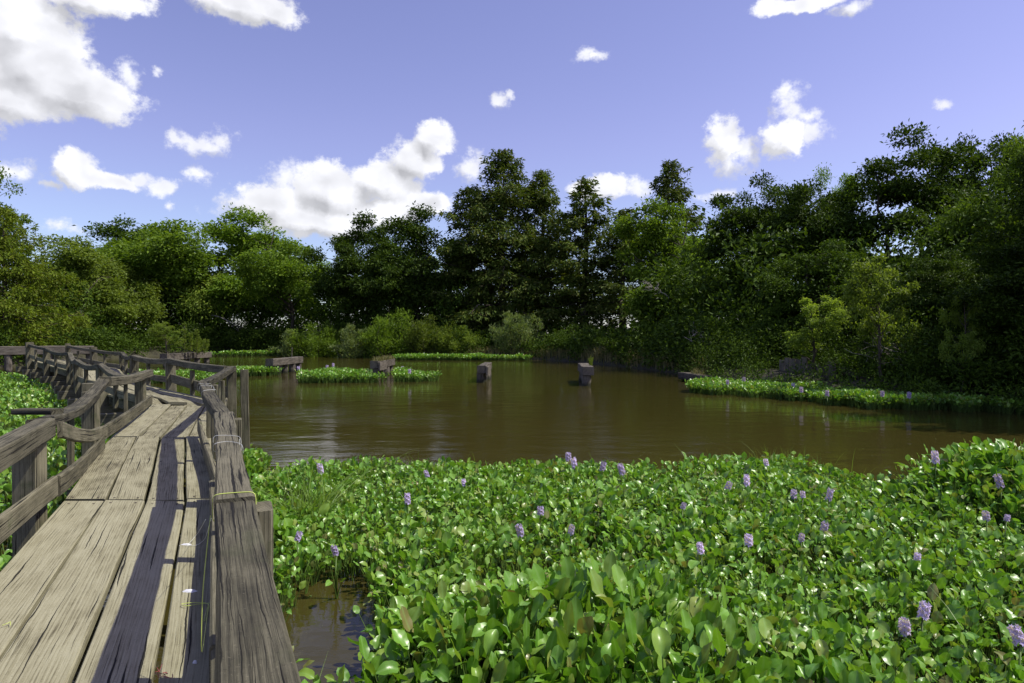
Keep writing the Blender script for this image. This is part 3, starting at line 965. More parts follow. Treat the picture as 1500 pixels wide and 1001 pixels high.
def blades(name, pts, hgt, wid, mat, seed, lean=0.35, seg=3):
    """grass blades: bent tapered strips"""
    r_ = np.random.default_rng(seed)
    pts = np.asarray(pts)
    n = len(pts)
    h = hgt * r_.uniform(0.5, 1.25, n)
    a = r_.uniform(0, 6.283, n)
    ln = np.abs(r_.normal(size=n)) * lean * h
    dirv = np.stack([np.cos(a), np.sin(a), np.zeros(n)], 1)
    b2 = r_.uniform(0, 6.283, n)
    side = np.stack([np.cos(b2), np.sin(b2), np.zeros(n)], 1)
    rows = []
    for s in range(seg + 1):
        t = s / seg
        c = pts + dirv * (ln * t * t)[:, None] + np.array([0, 0, 1.0]) * (h * (t - 0.12 * t * t))[:, None]
        w = wid * (1 - t) ** 0.7 * 0.5 + wid * 0.04
        rows += [c - side * w, c + side * w]
    V = np.stack(rows, 1).reshape(-1, 3)
    k = 2 * (seg + 1)
    q = np.array([[2 * s, 2 * s + 1, 2 * s + 3, 2 * s + 2] for s in range(seg)])
    Fq = (q[None] + (np.arange(n) * k)[:, None, None]).reshape(-1, 4)
    return mesh_np(name, V, Fq, mat)


r_ = np.random.default_rng(5)
n = 9000
az_ = r_.uniform(-13, 16, n)
Rr = shore(az_) + r_.uniform(0.1, 4.5, n)
gp = np.stack([Rr * np.sin(np.radians(az_)), Rr * np.cos(np.radians(az_))], 1)
gp = np.concatenate([gp, ground_z(gp[:, 0], gp[:, 1])[:, None] - 0.02], 1)
tag(obj('dry_grass', blades('dry_grass', gp, 0.75, 0.05, M_DRY, 6)), 'tan dry grass on the low bank under the cypresses', None, None, 'stuff')

# ------------------------------------------------------------------ water hyacinth
def leaf_template(rows, cols):
    ts = np.linspace(0, 1, rows)
    prof = np.interp(ts, [0, 0.08, 0.22, 0.42, 0.62, 0.8, 0.92, 1.0], [0.05, 0.20, 0.31, 0.365, 0.345, 0.255, 0.15, 0.012])
    us = np.linspace(-1, 1, cols)
    V, UV = [], []
    for t, w in zip(ts, prof):
        for u in us:
            x = u * w
            z = 0.34 * abs(u) ** 1.6 * w - 0.20 * t * t + 0.10 * t
            y = t - 0.06 * (1 - abs(u)) * (t < 0.1) - 0.05 * abs(u) * (t < 0.2)
            V.append((x, y, z))
            UV.append((x, t))
    Fq = [(r * cols + c, r * cols + c + 1, (r + 1) * cols + c + 1, (r + 1) * cols + c) for r in range(rows - 1) for c in range(cols - 1)]
    return np.array(V), np.array(Fq), np.array(UV)


T_HI = leaf_template(8, 5)
T_MD = leaf_template(6, 4)
T_LO = leaf_template(5, 3)


def basis(axis, nrm):
    axis = unit(axis)
    side = unit(np.cross(axis, nrm))
    return side, axis, np.cross(side, axis)


def leaves_mesh(name, base_, tip, axis, nrm, size, tmpl, stem=True):
    """joined blades (and bent petioles) for many leaves at once"""
    Tv, Tf, Tuv = tmpl
    n = len(base_)
    S, A, N = basis(axis, nrm)
    k = len(Tv)
    rc = np.random.default_rng(n + 5 + int(abs(axis[0, 2]) * 1e4))
    wx = rc.uniform(0.78, 1.25, n)[:, None, None]
    cz = rc.uniform(-0.3, 1.9, n)[:, None, None]
    bend = rc.normal(size=n)[:, None, None] * 0.22
    tz = Tv[None, :, 2, None] * cz + bend * Tv[None, :, 1, None] ** 2 + 0.16 * np.sin(Tv[None, :, 1, None] * 10 + bend * 20) * Tv[None, :, 0, None]
    V = (tip[:, None, :] + (Tv[None, :, 0, None] * wx * S[:, None, :] + Tv[None, :, 1, None] * A[:, None, :] + tz * N[:, None, :]) * size[:, None, None])
    V = V.reshape(-1, 3)
    Fq = (Tf[None] + (np.arange(n) * k)[:, None, None]).reshape(-1, 4)
    UV = np.tile(Tuv, (n, 1))
    mi = np.zeros(len(Fq), int)
    if stem:
        mid = (base_ + tip) / 2 + np.stack([tip[:, 0] - base_[:, 0], tip[:, 1] - base_[:, 1], np.zeros(n)], 1) * -0.18
        rows = []
        ang = np.array([0, 2.094, 4.189])
        for c, rr in ((base_, 0.075), (mid, 0.06), (tip, 0.035)):
            for a in ang:
                rows.append(c + np.array([math.cos(a), math.sin(a), 0])[None] * (size * rr)[:, None])
        SV = np.stack(rows, 1).reshape(-1, 3)
        q = []
        for r in range(2):
            for c in range(3):
                q.append([r * 3 + c, r * 3 + (c + 1) % 3, r * 3 + 3 + (c + 1) % 3, r * 3 + 3 + c])
        SF = (np.array(q)[None] + (np.arange(n) * 9)[:, None, None]).reshape(-1, 4) + len(V)
        V = np.concatenate([V, SV])
        UV = np.concatenate([UV, np.zeros((len(SV), 2)) + 0.3])
        Fq = np.concatenate([Fq, SF])
        mi = np.concatenate([mi, np.ones(len(SF), int)])
    return mesh_np(name, V, Fq, [M_HYA, M_STEM], UV, mi, True)


def plant_leaves(r_, xy, hgt, size, nl):
    """per-plant rosettes -> arrays of leaf bases, tips, axes, normals, sizes"""
    n = len(xy)
    idx = np.repeat(np.arange(n), nl)
    m = len(idx)
    a = r_.uniform(0, 6.283, m)
    out = np.stack([np.cos(a), np.sin(a), np.zeros(m)], 1)
    h = hgt[idx] * r_.uniform(0.45, 1.12, m)
    lean = r_.uniform(0.08, 0.55, m)
    base_ = np.concatenate([xy[idx], np.zeros((m, 1))], 1) + out * 0.015
    tip = base_ + out * (h * lean)[:, None] + np.array([0, 0, 1.0]) * h[:, None]
    el = r_.uniform(0.25, 1.5, m)
    axis = out * np.cos(el)[:, None] + np.array([0, 0, 1.0]) * np.sin(el)[:, None] + r_.normal(size=(m, 3)) * 0.22
    nrm = -out * np.sin(el)[:, None] + np.array([0, 0, 1.0]) * np.cos(el)[:, None] + r_.normal(size=(m, 3)) * 0.45 + np.array(sdir)[None] * 0.25
    sz = size[idx] * r_.uniform(0.5, 1.25, m)
    return base_, tip, axis, nrm, sz, idx


# plan of the boardwalk: left and right deck edges at each joint (x, y, z of the deck)
JL = [(-0.06, -2.21), (-3.02, 4.59), (-4.39, 7.45), (-5.70, 10.80), (-8.45, 14.2), (-10.75, 17.0), (-13.2, 20.5), (-16.3, 24.0), (-19.3, 27.4)]
JR = [(0.89, -1.79), (-1.90, 4.59), (-3.27, 7.45), (-4.62, 10.85), (-7.55, 14.9), (-9.95, 17.8), (-12.3, 21.4), (-15.4, 24.9), (-18.5, 28.3)]
JZL = [0, 0, 0, 0.0, -0.13, -0.03, 0.0, 0.05, 0.10]
JZR = [0, 0, 0, -0.02, -0.08, -0.05, 0.06, 0.03, 0.10]
JL, JR = np.array(JL), np.array(JR)
JZL, JZR = np.array(JZL) + DECK, np.array(JZR) + DECK


def side_of_walk(x, y):
    """signed offsets from the left and right deck edge (positive = to the right of that edge), by interpolating along y"""
    xl = np.interp(y, JL[:, 1], JL[:, 0])
    xr = np.interp(y, JR[:, 1], JR[:, 0])
    return x - xl, x - xr


FAR_X = [-3.6, -3.25, -2.8, -1.9, -0.5, 0.95, 2.35, 4.0, 4.3, 4.5, 4.9, 6.0, 7.5, 10]
FAR_Y = [8.0, 8.5, 9.3, 9.8, 9.5, 9.4, 9.3, 9.9, 8.8, 8.1, 8.3, 8.0, 8.1, 8.4]


def in_pool(x, y):
    # open water beside the rail
    v = 0.917 * x + 0.40 * y
    c_ = 0.62 + (y - 4.05) * 0.21
    return (np.abs(v - c_) < 0.30 * np.sqrt(np.clip(1 - ((y - 4.45) / 1.15) ** 2, 0, 1)))


def big_field(x, y):
    g = 0.9 * np.exp(-((x - 0.75) ** 2 / 0.9 + (y - 3.7) ** 2 / 0.9)) + 0.9 * np.exp(-((x - 5.6) ** 2 / 1.4 + (y - 7.4) ** 2 / 0.8))
    g += 0.35 * np.exp(-((x + 0.2) ** 2 / 0.5 + (y - 3.3) ** 2 / 0.4))
    return g


r_ = np.random.default_rng(21)
NP_ = 12000
yy = np.sqrt(r_.uniform(2.2 ** 2, 10.4 ** 2, NP_))
xx = r_.uniform(-0.55, 1.0, NP_) * yy
keep = yy < np.interp(xx, FAR_X, FAR_Y) + vnoise(xx, yy, 1.3, 2.0) * 0.35
_, offr = side_of_walk(xx, yy)
keep &= offr > 0.22 + 0.1 * vnoise(xx, yy, 1.5, 9.0)
keep &= ~in_pool(xx, yy)
xx, yy = xx[keep], yy[keep]
nz = vnoise(xx, yy, 0.9, 5.0)
big = big_field(xx, yy)
size = np.clip(0.066 * (1 + 0.25 * nz) * np.exp(rng.normal(size=len(nz)) * 0.2) + 0.026 * big, 0.035, 0.100)
hgt = np.clip(0.24 * (1 + 0.35 * nz) + 0.24 * big + 0.06 * vnoise(xx, yy, 2.6, 1.0), 0.10, 0.75)
edge = np.interp(xx, FAR_X, FAR_Y) - yy
hgt *= np.clip(0.8 + edge * 0.6, 0.8, 1.0)
rise = np.exp(-(yy - 7.6) ** 2 / 1.6) / (1 + np.exp(-(xx - 4.85) * 6))
hgt += 0.25 * rise
size += 0.03 * rise
xy = np.stack([xx, yy], 1)
# nearest / largest-looking plants become individuals
inview = (np.abs(xx / yy) < 0.78) & ((EYE - hgt) / yy < 0.56)
score = np.where(inview, size / yy, 0)
order = np.argsort(-score)
N_IND = 260
ind, rest = order[:N_IND], order[N_IND:]
bl = plant_leaves(r_, xy[rest], hgt[rest], size[rest], 5)
print('mat plants', len(rest), 'leaves', len(bl[0]))
nearm = bl[0][:, 1] < 5.2
for msk, tmpl, lab in ((nearm, T_HI, 'near half of the broad green water hyacinth mat beside the boardwalk'), (~nearm, T_MD, 'far half of the broad green water hyacinth mat in front of the open water')):
    tag(obj('hyacinth_mat', leaves_mesh('hyacinth_mat', *[q[msk] for q in bl[:5]], tmpl)), lab, None, None, 'stuff')

# individual plants: shared leaf meshes (blade at its petiole), each leaf an object
LEAF_ME = []
for v in range(8):
    rr_ = np.random.default_rng(300 + v)
    el = [0.25, 0.45, 0.6, 0.8, 0.95, 1.1, 0.35, 0.7][v]
    ln = [0.5, 0.4, 0.3, 0.22, 0.15, 0.1, 0.55, 0.28][v]
    roll = rr_.uniform(-0.4, 0.4)
    hh = 2.6
    base_ = np.array([[0.0, 0.05, 0.0]])
    tip = np.array([[0.0, hh * ln, hh]])
    axis = np.array([[math.sin(roll) * 0.5, math.cos(el), math.sin(el)]])
    nrm = np.array([[roll, -math.sin(el), math.cos(el)]])
    LEAF_ME.append(leaves_mesh('leaf', base_, tip, axis, nrm, np.array([1.0]), T_HI))
PLANT_LABEL = 'broad leaved water hyacinth plant in the front of the floating mat'
PLANT_GROUP = 'water hyacinth plants at the front of the mat'


def add_leaves(root, r_, size_, hgt_, nl, rand0):
    a0 = r_.uniform(0, 6.283)
    for j in range(nl):
        lf = obj('leaf', LEAF_ME[int(r_.integers(8))], root)
        s = size_ * r_.uniform(0.7, 1.2)
        k = hgt_ * r_.uniform(0.5, 1.12) / (2.6 * s)
        lf.rotation_euler = (r_.normal() * 0.12, r_.normal() * 0.12, a0 + j * 6.283 / nl + r_.normal() * 0.4)
        lf.scale = (s, s, s * min(1.9, max(0.45, k)))


for i in ind:
    o = thing('water_hyacinth', PLANT_LABEL, 'water plant', (xx[i], yy[i], 0), 0, PLANT_GROUP)
    add_leaves(o, r_, float(size[i]), float(hgt[i]), 6, i)


def patch(name, label, pts, sz, hg, seed, nl=5, tmpl=T_LO):
    r2 = np.random.default_rng(seed)
    n = len(pts)
    nz_ = vnoise(pts[:, 0], pts[:, 1], 0.9, seed)
    s = sz * (1 + 0.2 * nz_)
    h = hg * (1 + 0.35 * nz_)
    q = plant_leaves(r2, pts, h, s, nl)
    return tag(obj(name, leaves_mesh(name, *q[:5], tmpl)), label, None, None, 'stuff')


def ell(n, cx, cy, rx, ry, rot=0.0, seed=0):
    r2 = np.random.default_rng(seed)
    a = r2.uniform(0, 6.283, n)
    s = np.sqrt(r2.random(n))
    wob = 1 + 0.18 * np.sin(a * 3 + seed) + 0.10 * np.sin(a * 7 + seed * 2)
    x, y = np.cos(a) * s * rx * wob, np.sin(a) * s * ry * wob
    c, s_ = math.cos(rot), math.sin(rot)
    return np.stack([cx + x * c - y * s_, cy + x * s_ + y * c], 1)


# left of the boardwalk
r2 = np.random.default_rng(31)
n = 5200
yl = np.sqrt(r2.uniform(2.5 ** 2, 29 ** 2, n))
xl = r2.uniform(-0.98, -0.30, n) * yl
offl, _ = side_of_walk(xl, yl)
k = (offl < -0.25)
patch('hyacinth_mat', 'green mat of water hyacinth left of the boardwalk and inside its bend', np.stack([xl[k], yl[k]], 1), 0.105, 0.33, 32, 6)
isl = ell(1500, -6.7, 30.4, 2.9, 2.0, -0.15, 33)
rat = isl[:, 0] / isl[:, 1]
isl = isl[~((rat > -0.211) & (rat < -0.171) & (isl[:, 1] > 29.0) & (isl[:, 1] < 36))]
patch('hyacinth_mat', 'long island of water hyacinth around the second and third pier stubs', isl, 0.105, 0.34, 33, 6)
patch('hyacinth_mat', 'small raft of water hyacinth at the left side of the second pier stub', ell(340, -12.9, 33.9, 1.1, 0.9, 0, 38), 0.105, 0.34, 38, 6)
patch('hyacinth_mat', 'thin far strip of water hyacinth below the bush row', ell(1300, -4.3, 55.0, 5.3, 1.4, -0.10, 34), 0.14, 0.34, 34)
patch('hyacinth_mat', 'small clump of water hyacinth against the boardwalk right side beyond the mat', ell(150, -3.95, 9.75, 0.38, 0.95, 0.4, 35), 0.10, 0.2, 35, 6, T_HI)
patch('hyacinth_mat', 'water hyacinth patch seen through the far rail of the boardwalk', ell(800, -15.2, 29.5, 2.6, 2.0, 0.6, 36), 0.11, 0.34, 36)
patch('hyacinth_mat', 'water hyacinth hugging the far shore below the yellow green trees', ell(500, -22.0, 66.5, 6.5, 1.4, 0.35, 37), 0.2, 0.36, 37)
r2 = np.random.default_rng(39)
n = 3800
az_ = r2.uniform(14.6, 40.0, n)
az_ = az_[r2.random(n) < np.interp(az_, [27, 32, 38], [1.0, 0.45, 0.2])]
n = len(az_)
wdt = np.interp(az_, [14.6, 16, 18, 21.8, 27.5, 33, 40], [0.8, 3.2, 4.0, 3.6, 2.4, 1.5, 1.0])
Rr = np.interp(az_, [14.6, 18, 21.8, 27.5, 33, 37, 40], [24.2, 23.6, 22.7, 20.8, 21.3, 21.6, 21.0]) + r2.random(n) * wdt + 0.25 * np.sin(az_ * 2.2)
patch('hyacinth_mat', 'strip of water hyacinth along the shaded right bank below the bulkhead',
      np.stack([Rr * np.sin(np.radians(az_)), Rr * np.cos(np.radians(az_))], 1), 0.09, 0.30, 39, 5)

# flower spikes: one mesh of florets, on a stalk
def floret_mesh():
    r3 = np.random.default_rng(50)
    C, AX, NM, L = [], [], [], []
    E = []
    for lvl in range(5):
        for q in range(4):
            a = q * 1.571 + lvl * 0.8
            c = np.array([math.cos(a) * 0.022, math.sin(a) * 0.022, 0.02 + lvl * 0.023])
            outv = np.array([math.cos(a), math.sin(a), 0.25])
            t1 = np.array([-math.sin(a), math.cos(a), 0])
            t2 = np.cross(outv, t1)
            for p in range(6):
                b2 = p * 1.047 + r3.normal() * 0.1
                d = t1 * math.cos(b2) + t2 * math.sin(b2)
                C.append(c)
                AX.append(d + outv * 0.45)
                NM.append(outv - d * 0.3)
                L.append(0.030 * r3.uniform(0.8, 1.15))
            E.append((c + outv * 0.011 + t2 * 0.009, outv))
    C, AX, NM, L = np.array(C), np.array(AX), np.array(NM), np.array(L)
    V, Fq = leaf_quads(C, AX, NM, L, L * 0.62)
    ev, ef = [], []
    for c, o_ in E:
        s1 = unit(np.cross(o_, [0, 0, 1.0]))
        s2 = np.cross(s1, unit(o_))
        k0 = len(V) + len(ev)
        ev += [c - s1 * 0.004, c + s2 * 0.005, c + s1 * 0.004, c - s2 * 0.005]
        ef.append([k0, k0 + 1, k0 + 2, k0 + 3])
    mi = np.concatenate([np.zeros(len(Fq), int), np.ones(len(ef), int)])
    return mesh_np('flower_spike', np.concatenate([V, np.array(ev)]), np.concatenate([Fq, np.array(ef)]), [M_PETAL, M_EYE], mi=mi)


ME_FLO = floret_mesh()
mb = MB()
mb.add(*tube([(0, 0, 0), (0.01, 0.0, 0.5), (0, 0, 1.0)], [0.008, 0.007, 0.005], 5))
ME_STALK = mb.mesh('flower_stalk', M_STEM, True)
FLOWERS = [(470, 683, 0.40), (627, 690, 0.45), (680, 701, 0.42), (597, 727, 0.44), (434, 778, 0.46), (492, 798, 0.46), (792, 742, 0.44), (763, 771, 0.46),
           (836, 768, 0.44), (833, 667, 0.45), (843, 677, 0.4), (882, 680, 0.42), (913, 686, 0.40), (1000, 733, 0.45), (1028, 797, 0.48), (1098, 785, 0.46),
           (1065, 706, 0.42), (1095, 702, 0.42), (1124, 672, 0.46), (1177, 717, 0.45), (1214, 721, 0.45), (1163, 719, 0.40), (1174, 779, 0.40),
           (1207, 768, 0.40), (1345, 807, 0.42), (1354, 888, 0.50), (1328, 911, 0.38), (1498, 925, 0.50), (1052, 933, 0.52), (637, 947, 0.34),
           (1468, 702, 0.62), (1447, 748, 0.50), (1476, 750, 0.50), (1372, 668, 0.70)]
rowsF = {'front': [], 'middle': [], 'back': []}
for (px, py, z) in FLOWERS:
    rowsF['back' if py < 712 else ('middle' if py < 790 else 'front')].append((px, py, z))
ORD = ['first', 'second', 'third', 'fourth', 'fifth', 'sixth', 'seventh', 'eighth', 'ninth', 'tenth', 'eleventh', 'twelfth', 'thirteenth', 'fourteenth']
for rown, lst in rowsF.items():
    for i, (px, py, z) in enumerate(sorted(lst)):
        z = max(0.3, z - 0.06)
        p = at(px, py + 3, z)
        o = thing('flowering_hyacinth', f'lavender flower spike of water hyacinth, {ORD[i]} from the left in the {rown} row of blooms', 'flower',
                  (p.x, p.y, 0), random.uniform(0, 6.28), 'hyacinth flowers in the mat')
        st = obj('flower_stalk', ME_STALK, o)
        st.scale = (1, 1, z - 0.04)
        fl = obj('flower_spike', ME_FLO, o, (0, 0, z - 0.07))
        s = (0.82 if rown != 'back' else 0.92) * random.uniform(0.75, 1.15)
        fl.scale = (s, s, s * random.uniform(0.75, 1.15))
        fl.rotation_euler = (random.uniform(-0.35, 0.35), random.uniform(-0.35, 0.35), random.uniform(0, 6))
        add_leaves(o, r_, 0.085, max(0.16, z * 0.6), 4, 0)
# a few pale blooms on the far mats
far_b = [(1066, 566), (1090, 562), (1162, 571), (1174, 577), (1293, 583), (1212, 582), (1332, 585)]
for i, (px, py) in enumerate(far_b):
    p = at(px, py - 6, 0.42)
    o = thing('flowering_hyacinth', f'pale bloom on the shaded right bank strip, {ORD[sorted(far_b).index((px, py))]} from the left', 'flower', (p.x, p.y, 0), i, 'pale blooms on the right bank strip')
    st = obj('flower_stalk', ME_STALK, o)
    st.scale = (1.3, 1.3, 0.36)
    fl = obj('flower_spike', ME_FLO, o, (0, 0, 0.33))
    fl.scale = (1.4, 1.4, 1.3)
far_c = [(437, 540), (479, 538), (488, 535), (590, 540), (600, 544), (641, 541)]
for i, (px, py) in enumerate(far_c[:5]):
    p = at(px, py, 0.48)
    o = thing('flowering_hyacinth', f'pale bloom on the island around the pier stubs, {ORD[i]} from the left', 'flower', (p.x, p.y, 0), i, 'pale blooms on the island around the pier stubs')
    st = obj('flower_stalk', ME_STALK, o)
    st.scale = (1.5, 1.5, 0.42)
    fl = obj('flower_spike', ME_FLO, o, (0, 0, 0.38))
    fl.scale = (1.7, 1.7, 1.5)

# scraps of leaf floating on the open water beside the mats
rs_ = np.random.default_rng(88)
fx, fy = [], []
while len(fx) < 420:
    y_ = rs_.uniform(3.4, 13.5)
    x_ = rs_.uniform(-0.5, 0.8) * y_
    if in_pool(np.array([x_]), np.array([y_]))[0] or y_ > np.interp(x_, FAR_X, FAR_Y) + abs(rs_.normal()) * 0.8:
        fx.append(x_)
        fy.append(y_)
k_ = len(fx)
C = np.stack([fx, fy, np.full(k_, 0.006)], 1)
ax_ = np.stack([rs_.normal(size=k_), rs_.normal(size=k_), np.zeros(k_)], 1)
L_ = np.abs(rs_.normal(size=k_)) * 0.012 + 0.006
tag(obj('floating_scraps', crown_mesh('floating_scraps', C, ax_, np.tile([0, 0, 1.0], (k_, 1)), L_, L_ * 0.5, M_SAGE)), 'tiny scraps of leaf floating on the water beside the mat', None, None, 'stuff')

# grass tufts rising out of the mat
rg = np.random.default_rng(66)
sel = rg.choice(len(xx), 900)
gp = np.stack([xx[sel] + rg.normal(size=900) * 0.05, yy[sel] + rg.normal(size=900) * 0.05, np.full(900, 0.02)], 1)
tag(obj('grass', blades('grass', gp, 0.40, 0.008, M_GRASS, 67, 0.7, 4)), 'single grass blades scattered through the hyacinth mat', None, None, 'stuff')

def tuft(label, px, py, z, n, hgt_, rad_, lean, seed, mat=M_GRASS, wid=0.011):
    c = at(px, py, z)
    r3 = np.random.default_rng(seed)
    pts = np.zeros((n, 3))
    pts[:, :2] = r3.normal(size=(n, 2)) * rad_
    me = blades('blades', pts, hgt_, wid, mat, seed, lean, 4)
    o = obj('grass_clump' if rad_ < 0.2 else 'grass', me, None, (c.x, c.y, 0.02))
    if rad_ < 0.2:
        tag(o, label, 'grass clump', 'grass clumps in the mat')
    else:
        tag(o, label, None, None, 'stuff')


tuft('clump of long arching grass in the mat near the rail post', 452, 745, 0.25, 120, 0.62, 0.12, 1.1, 61, M_GRASS, 0.016)
tuft('thin upright grass at the far edge of the mat, left of the notch', 1140, 676, 0.25, 110, 0.42, 0.35, 0.35, 62, wid=0.009)
tuft('short grass in the mat left of the two close middle blooms', 705, 800, 0.15, 90, 0.36, 0.16, 0.5, 64)

# ------------------------------------------------------------------ the boardwalk
walk = thing('boardwalk', 'weathered warped plank boardwalk with low timber rails bending left over the water', 'boardwalk', (0, 0, 0))


def lerp(a, c, t):
    return np.asarray(a) * (1 - t) + np.asarray(c) * t


def edge_pt(side, s, j):
    A, Z = (JL, JZL) if side == 'L' else (JR, JZR)
    p = lerp(A[j], A[j + 1], s)
    return np.array([p[0], p[1], Z[j] * (1 - s) + Z[j + 1] * s])


def deck_pt(j, s, w):
    return lerp(edge_pt('L', s, j), edge_pt('R', s, j), w)


r4 = np.random.default_rng(90)
SPLITS = [[0, .245, .492, .735, 1.0], [0, .253, .49, .732, 1.0], [0, .27, .50, .76, 1.0]]
for j in range(8):
    sp = SPLITS[j % 3] if j < 3 else [0, .25, .5, .75, 1.0]
    nseg = 10 if j < 3 else 6
    for q in range(4):
        w0, w1 = sp[q], sp[q + 1]
        wid = (w1 - w0)
        g = [0.008, 0.018, 0.022, 0.012][q]
        pts = []
        dz0, dz1 = r4.normal() * 0.006, r4.normal() * 0.006
        bow = r4.normal() * 0.006
        tilt = r4.normal() * 0.008
        for i in range(nseg + 1):
            s = i / nseg
            s_ = 0.004 + s * 0.992
            p = deck_pt(j, s_, (w0 + w1) / 2)
            p[2] += dz0 * (1 - s) + dz1 * s + bow * math.sin(s * math.pi)
            if j == 3:      # the sprung boards at the kink
                p[2] += [0.16, 0.05, 0.09, 0.0][q] * math.sin(min(1, s * 1.6) * math.pi) * (1 - s) + (0.05 if q % 2 else -0.03) * (1 - s)
            elif j > 3:
                p[2] += r4.normal() * 0.006
            pts.append(p)
        e0 = np.linalg.norm(deck_pt(j, 0.5, 1)[:2] - deck_pt(j, 0.5, 0)[:2])
        tdir = unit((pts[-1] - pts[0])[None])[0]
        cross_ = deck_pt(j, 0.5, 1) - deck_pt(j, 0.5, 0)
        perp = np.linalg.norm(np.cross(tdir, cross_))
        bm_w = wid * perp - g
        V, Fc, UV = beam(pts, bm_w, 0.045, roll=tilt + (0.10 * (q - 1.5) if j == 3 else 0), bev=0.006, jit=0.0025, seed=100 + j * 7 + q,
                         twist=0.25 if (j == 3 and q in (0, 2)) else 0)
        # square the plank ends to the joint line
        for end, s in ((0, 0.003), (len(pts) - 1, 0.997)):
            A_, B_ = deck_pt(j, s, 0), deck_pt(j, s, 1)
            nd = np.array([B_[0] - A_[0], B_[1] - A_[1]])
            for k in range(end * 8, end * 8 + 8):
                # slide along the plank until on the joint line
                den = tdir[0] * nd[1] - tdir[1] * nd[0]
                tt = ((A_[0] - V[k, 0]) * nd[1] - (A_[1] - V[k, 1]) * nd[0]) / den
                V[k, :2] += tdir[:2] * (tt + (r4.uniform(-0.004, 0.004)))
        part('plank', (V, Fc, UV), M_DECK, walk)
        # nail heads near both ends
        if j < 3:
            mbn = MB()
            for s in (0.015, 0.985, 0.5):
                for w in (0.2, 0.8):
                    p = deck_pt(j, s, w0 + (w1 - w0) * w)
                    a = np.linspace(0, 6.283, 6, endpoint=False)
                    zz = p[2] + dz0 * (1 - s) + dz1 * s + bow * math.sin(s * math.pi) + 0.004
                    ring = [(p[0] + math.cos(t) * 0.008, p[1] + math.sin(t) * 0.008, zz) for t in a]
                    ring2 = [(p[0] + math.cos(t) * 0.008, p[1] + math.sin(t) * 0.008, zz - 0.03) for t in a]
                    mbn.add(ring + ring2, [[0, 1, 2, 3, 4, 5]] + [[k, k + 6, (k + 1) % 6 + 6, (k + 1) % 6] for k in range(6)])
            obj('nails', mbn.mesh('nails', M_OLD), walk)
    # stringers under the planks
    for w in (0.12, 0.86):
        pts = [deck_pt(j, s, w) - np.array([0, 0, 0.062]) for s in (0.0, 0.33, 0.66, 0.995)]
        part('stringer', beam(pts, 0.07, 0.18, seed=200 + j, bev=0.006), M_POST, walk)

# right rail (top inner edge seen from above), left rail, then the far rails beyond the kink
RH = 0.61


def outward(side, j, s):
    p0, p1 = deck_pt(j, s, 0), deck_pt(j, s, 1)
    d = unit((p1 - p0)[None])[0]
    return d if side == 'R' else -d


def rail_pt(side, j, s, off, h):
    """point beside the deck edge: off metres outside it, h above the deck"""
    p = edge_pt(side, s, j)
    d = outward(side, j, s)
    t = unit((edge_pt(side, 1, j) - edge_pt(side, 0, j))[None])[0]
    nrm = np.array([t[1], -t[0], 0]) * (1 if side == 'R' else -1)
    return p + nrm * off + np.array([0, 0, h])


def rail(pts, w, h, n=12, sag=0.0, seed=0, roll=0.0, twist=0.0, name='rail', mat=None, bev=0.009, jit=0.004):
    a, c = np.asarray(pts[0]), np.asarray(pts[1])
    L = np.linalg.norm(c - a)
    t = np.linspace(0, 1, n)[:, None]
    p = a + (c - a) * t
    p[:, 2] -= (np.sin(t[:, 0] * np.pi) * sag)
    return part(name, beam(p, w, h, roll, bev, jit, seed, twist=twist), mat or M_RAIL, walk)


def post(x, y, ztop, w=0.14, yaw=0.4, zbot=-0.5, lean=(0, 0), seed=0, name='post', d=None):
    n = 5
    zs = np.linspace(ztop, zbot, n)
    pts = np.stack([x + (ztop - zs) * lean[0], y + (ztop - zs) * lean[1], zs], 1)
    d = d or w
    up = (math.sin(yaw), math.cos(yaw), 0)
    V, Fc, UV = beam(pts, w, d, 0, 0.008, 0.003, seed, up=up)
    return part(name, (V, Fc, UV), M_POST, walk)


YAW0 = R(-23.5)
# --- right side, near: posts, pickets, rails, toe boards
W_R = 0.108
rr_pts = [np.array([0.62, -1.25, 1.5]), at(339, 733, 1.5), at(328, 606, 1.5), at(299, 560, 1.5), at(339, 538, 1.5)]
rr_pts[3] = np.array([-3.33 + 0.0, 7.35, 1.5])
rr_pts[4] = np.array([-4.50, 10.95, 1.5])
v0 = lambda Y, v: np.array([(v - 0.40 * Y) / 0.917, Y, 0])
rr_pts[0] = v0(-1.6, 0.06) + np.array([0, 0, 1.5])
rr_pts[1] = v0(2.05, 0.055) + np.array([0, 0, 1.5])
rr_pts[2] = v0(4.40, 0.055) + np.array([0, 0, 1.5])
for k in range(4):
    a, c = rr_pts[k].copy(), rr_pts[k + 1].copy()
    d = unit((c - a)[None])[0]
    c = c - d * 0.006
    if k == 1:
        a[2] += 0.012
        c[2] += 0.004
    rail((a, c), [0.116, 0.108, 0.104, 0.104][k], [0.055, 0.058, 0.07, 0.075][k], 16, [0.0, 0.008, 0.015, 0.01][k], 300 + k, roll=[0.0, 0.02, -0.03, 0.03][k], twist=[0, 0, 0.06, 0.06][k], bev=0.006)
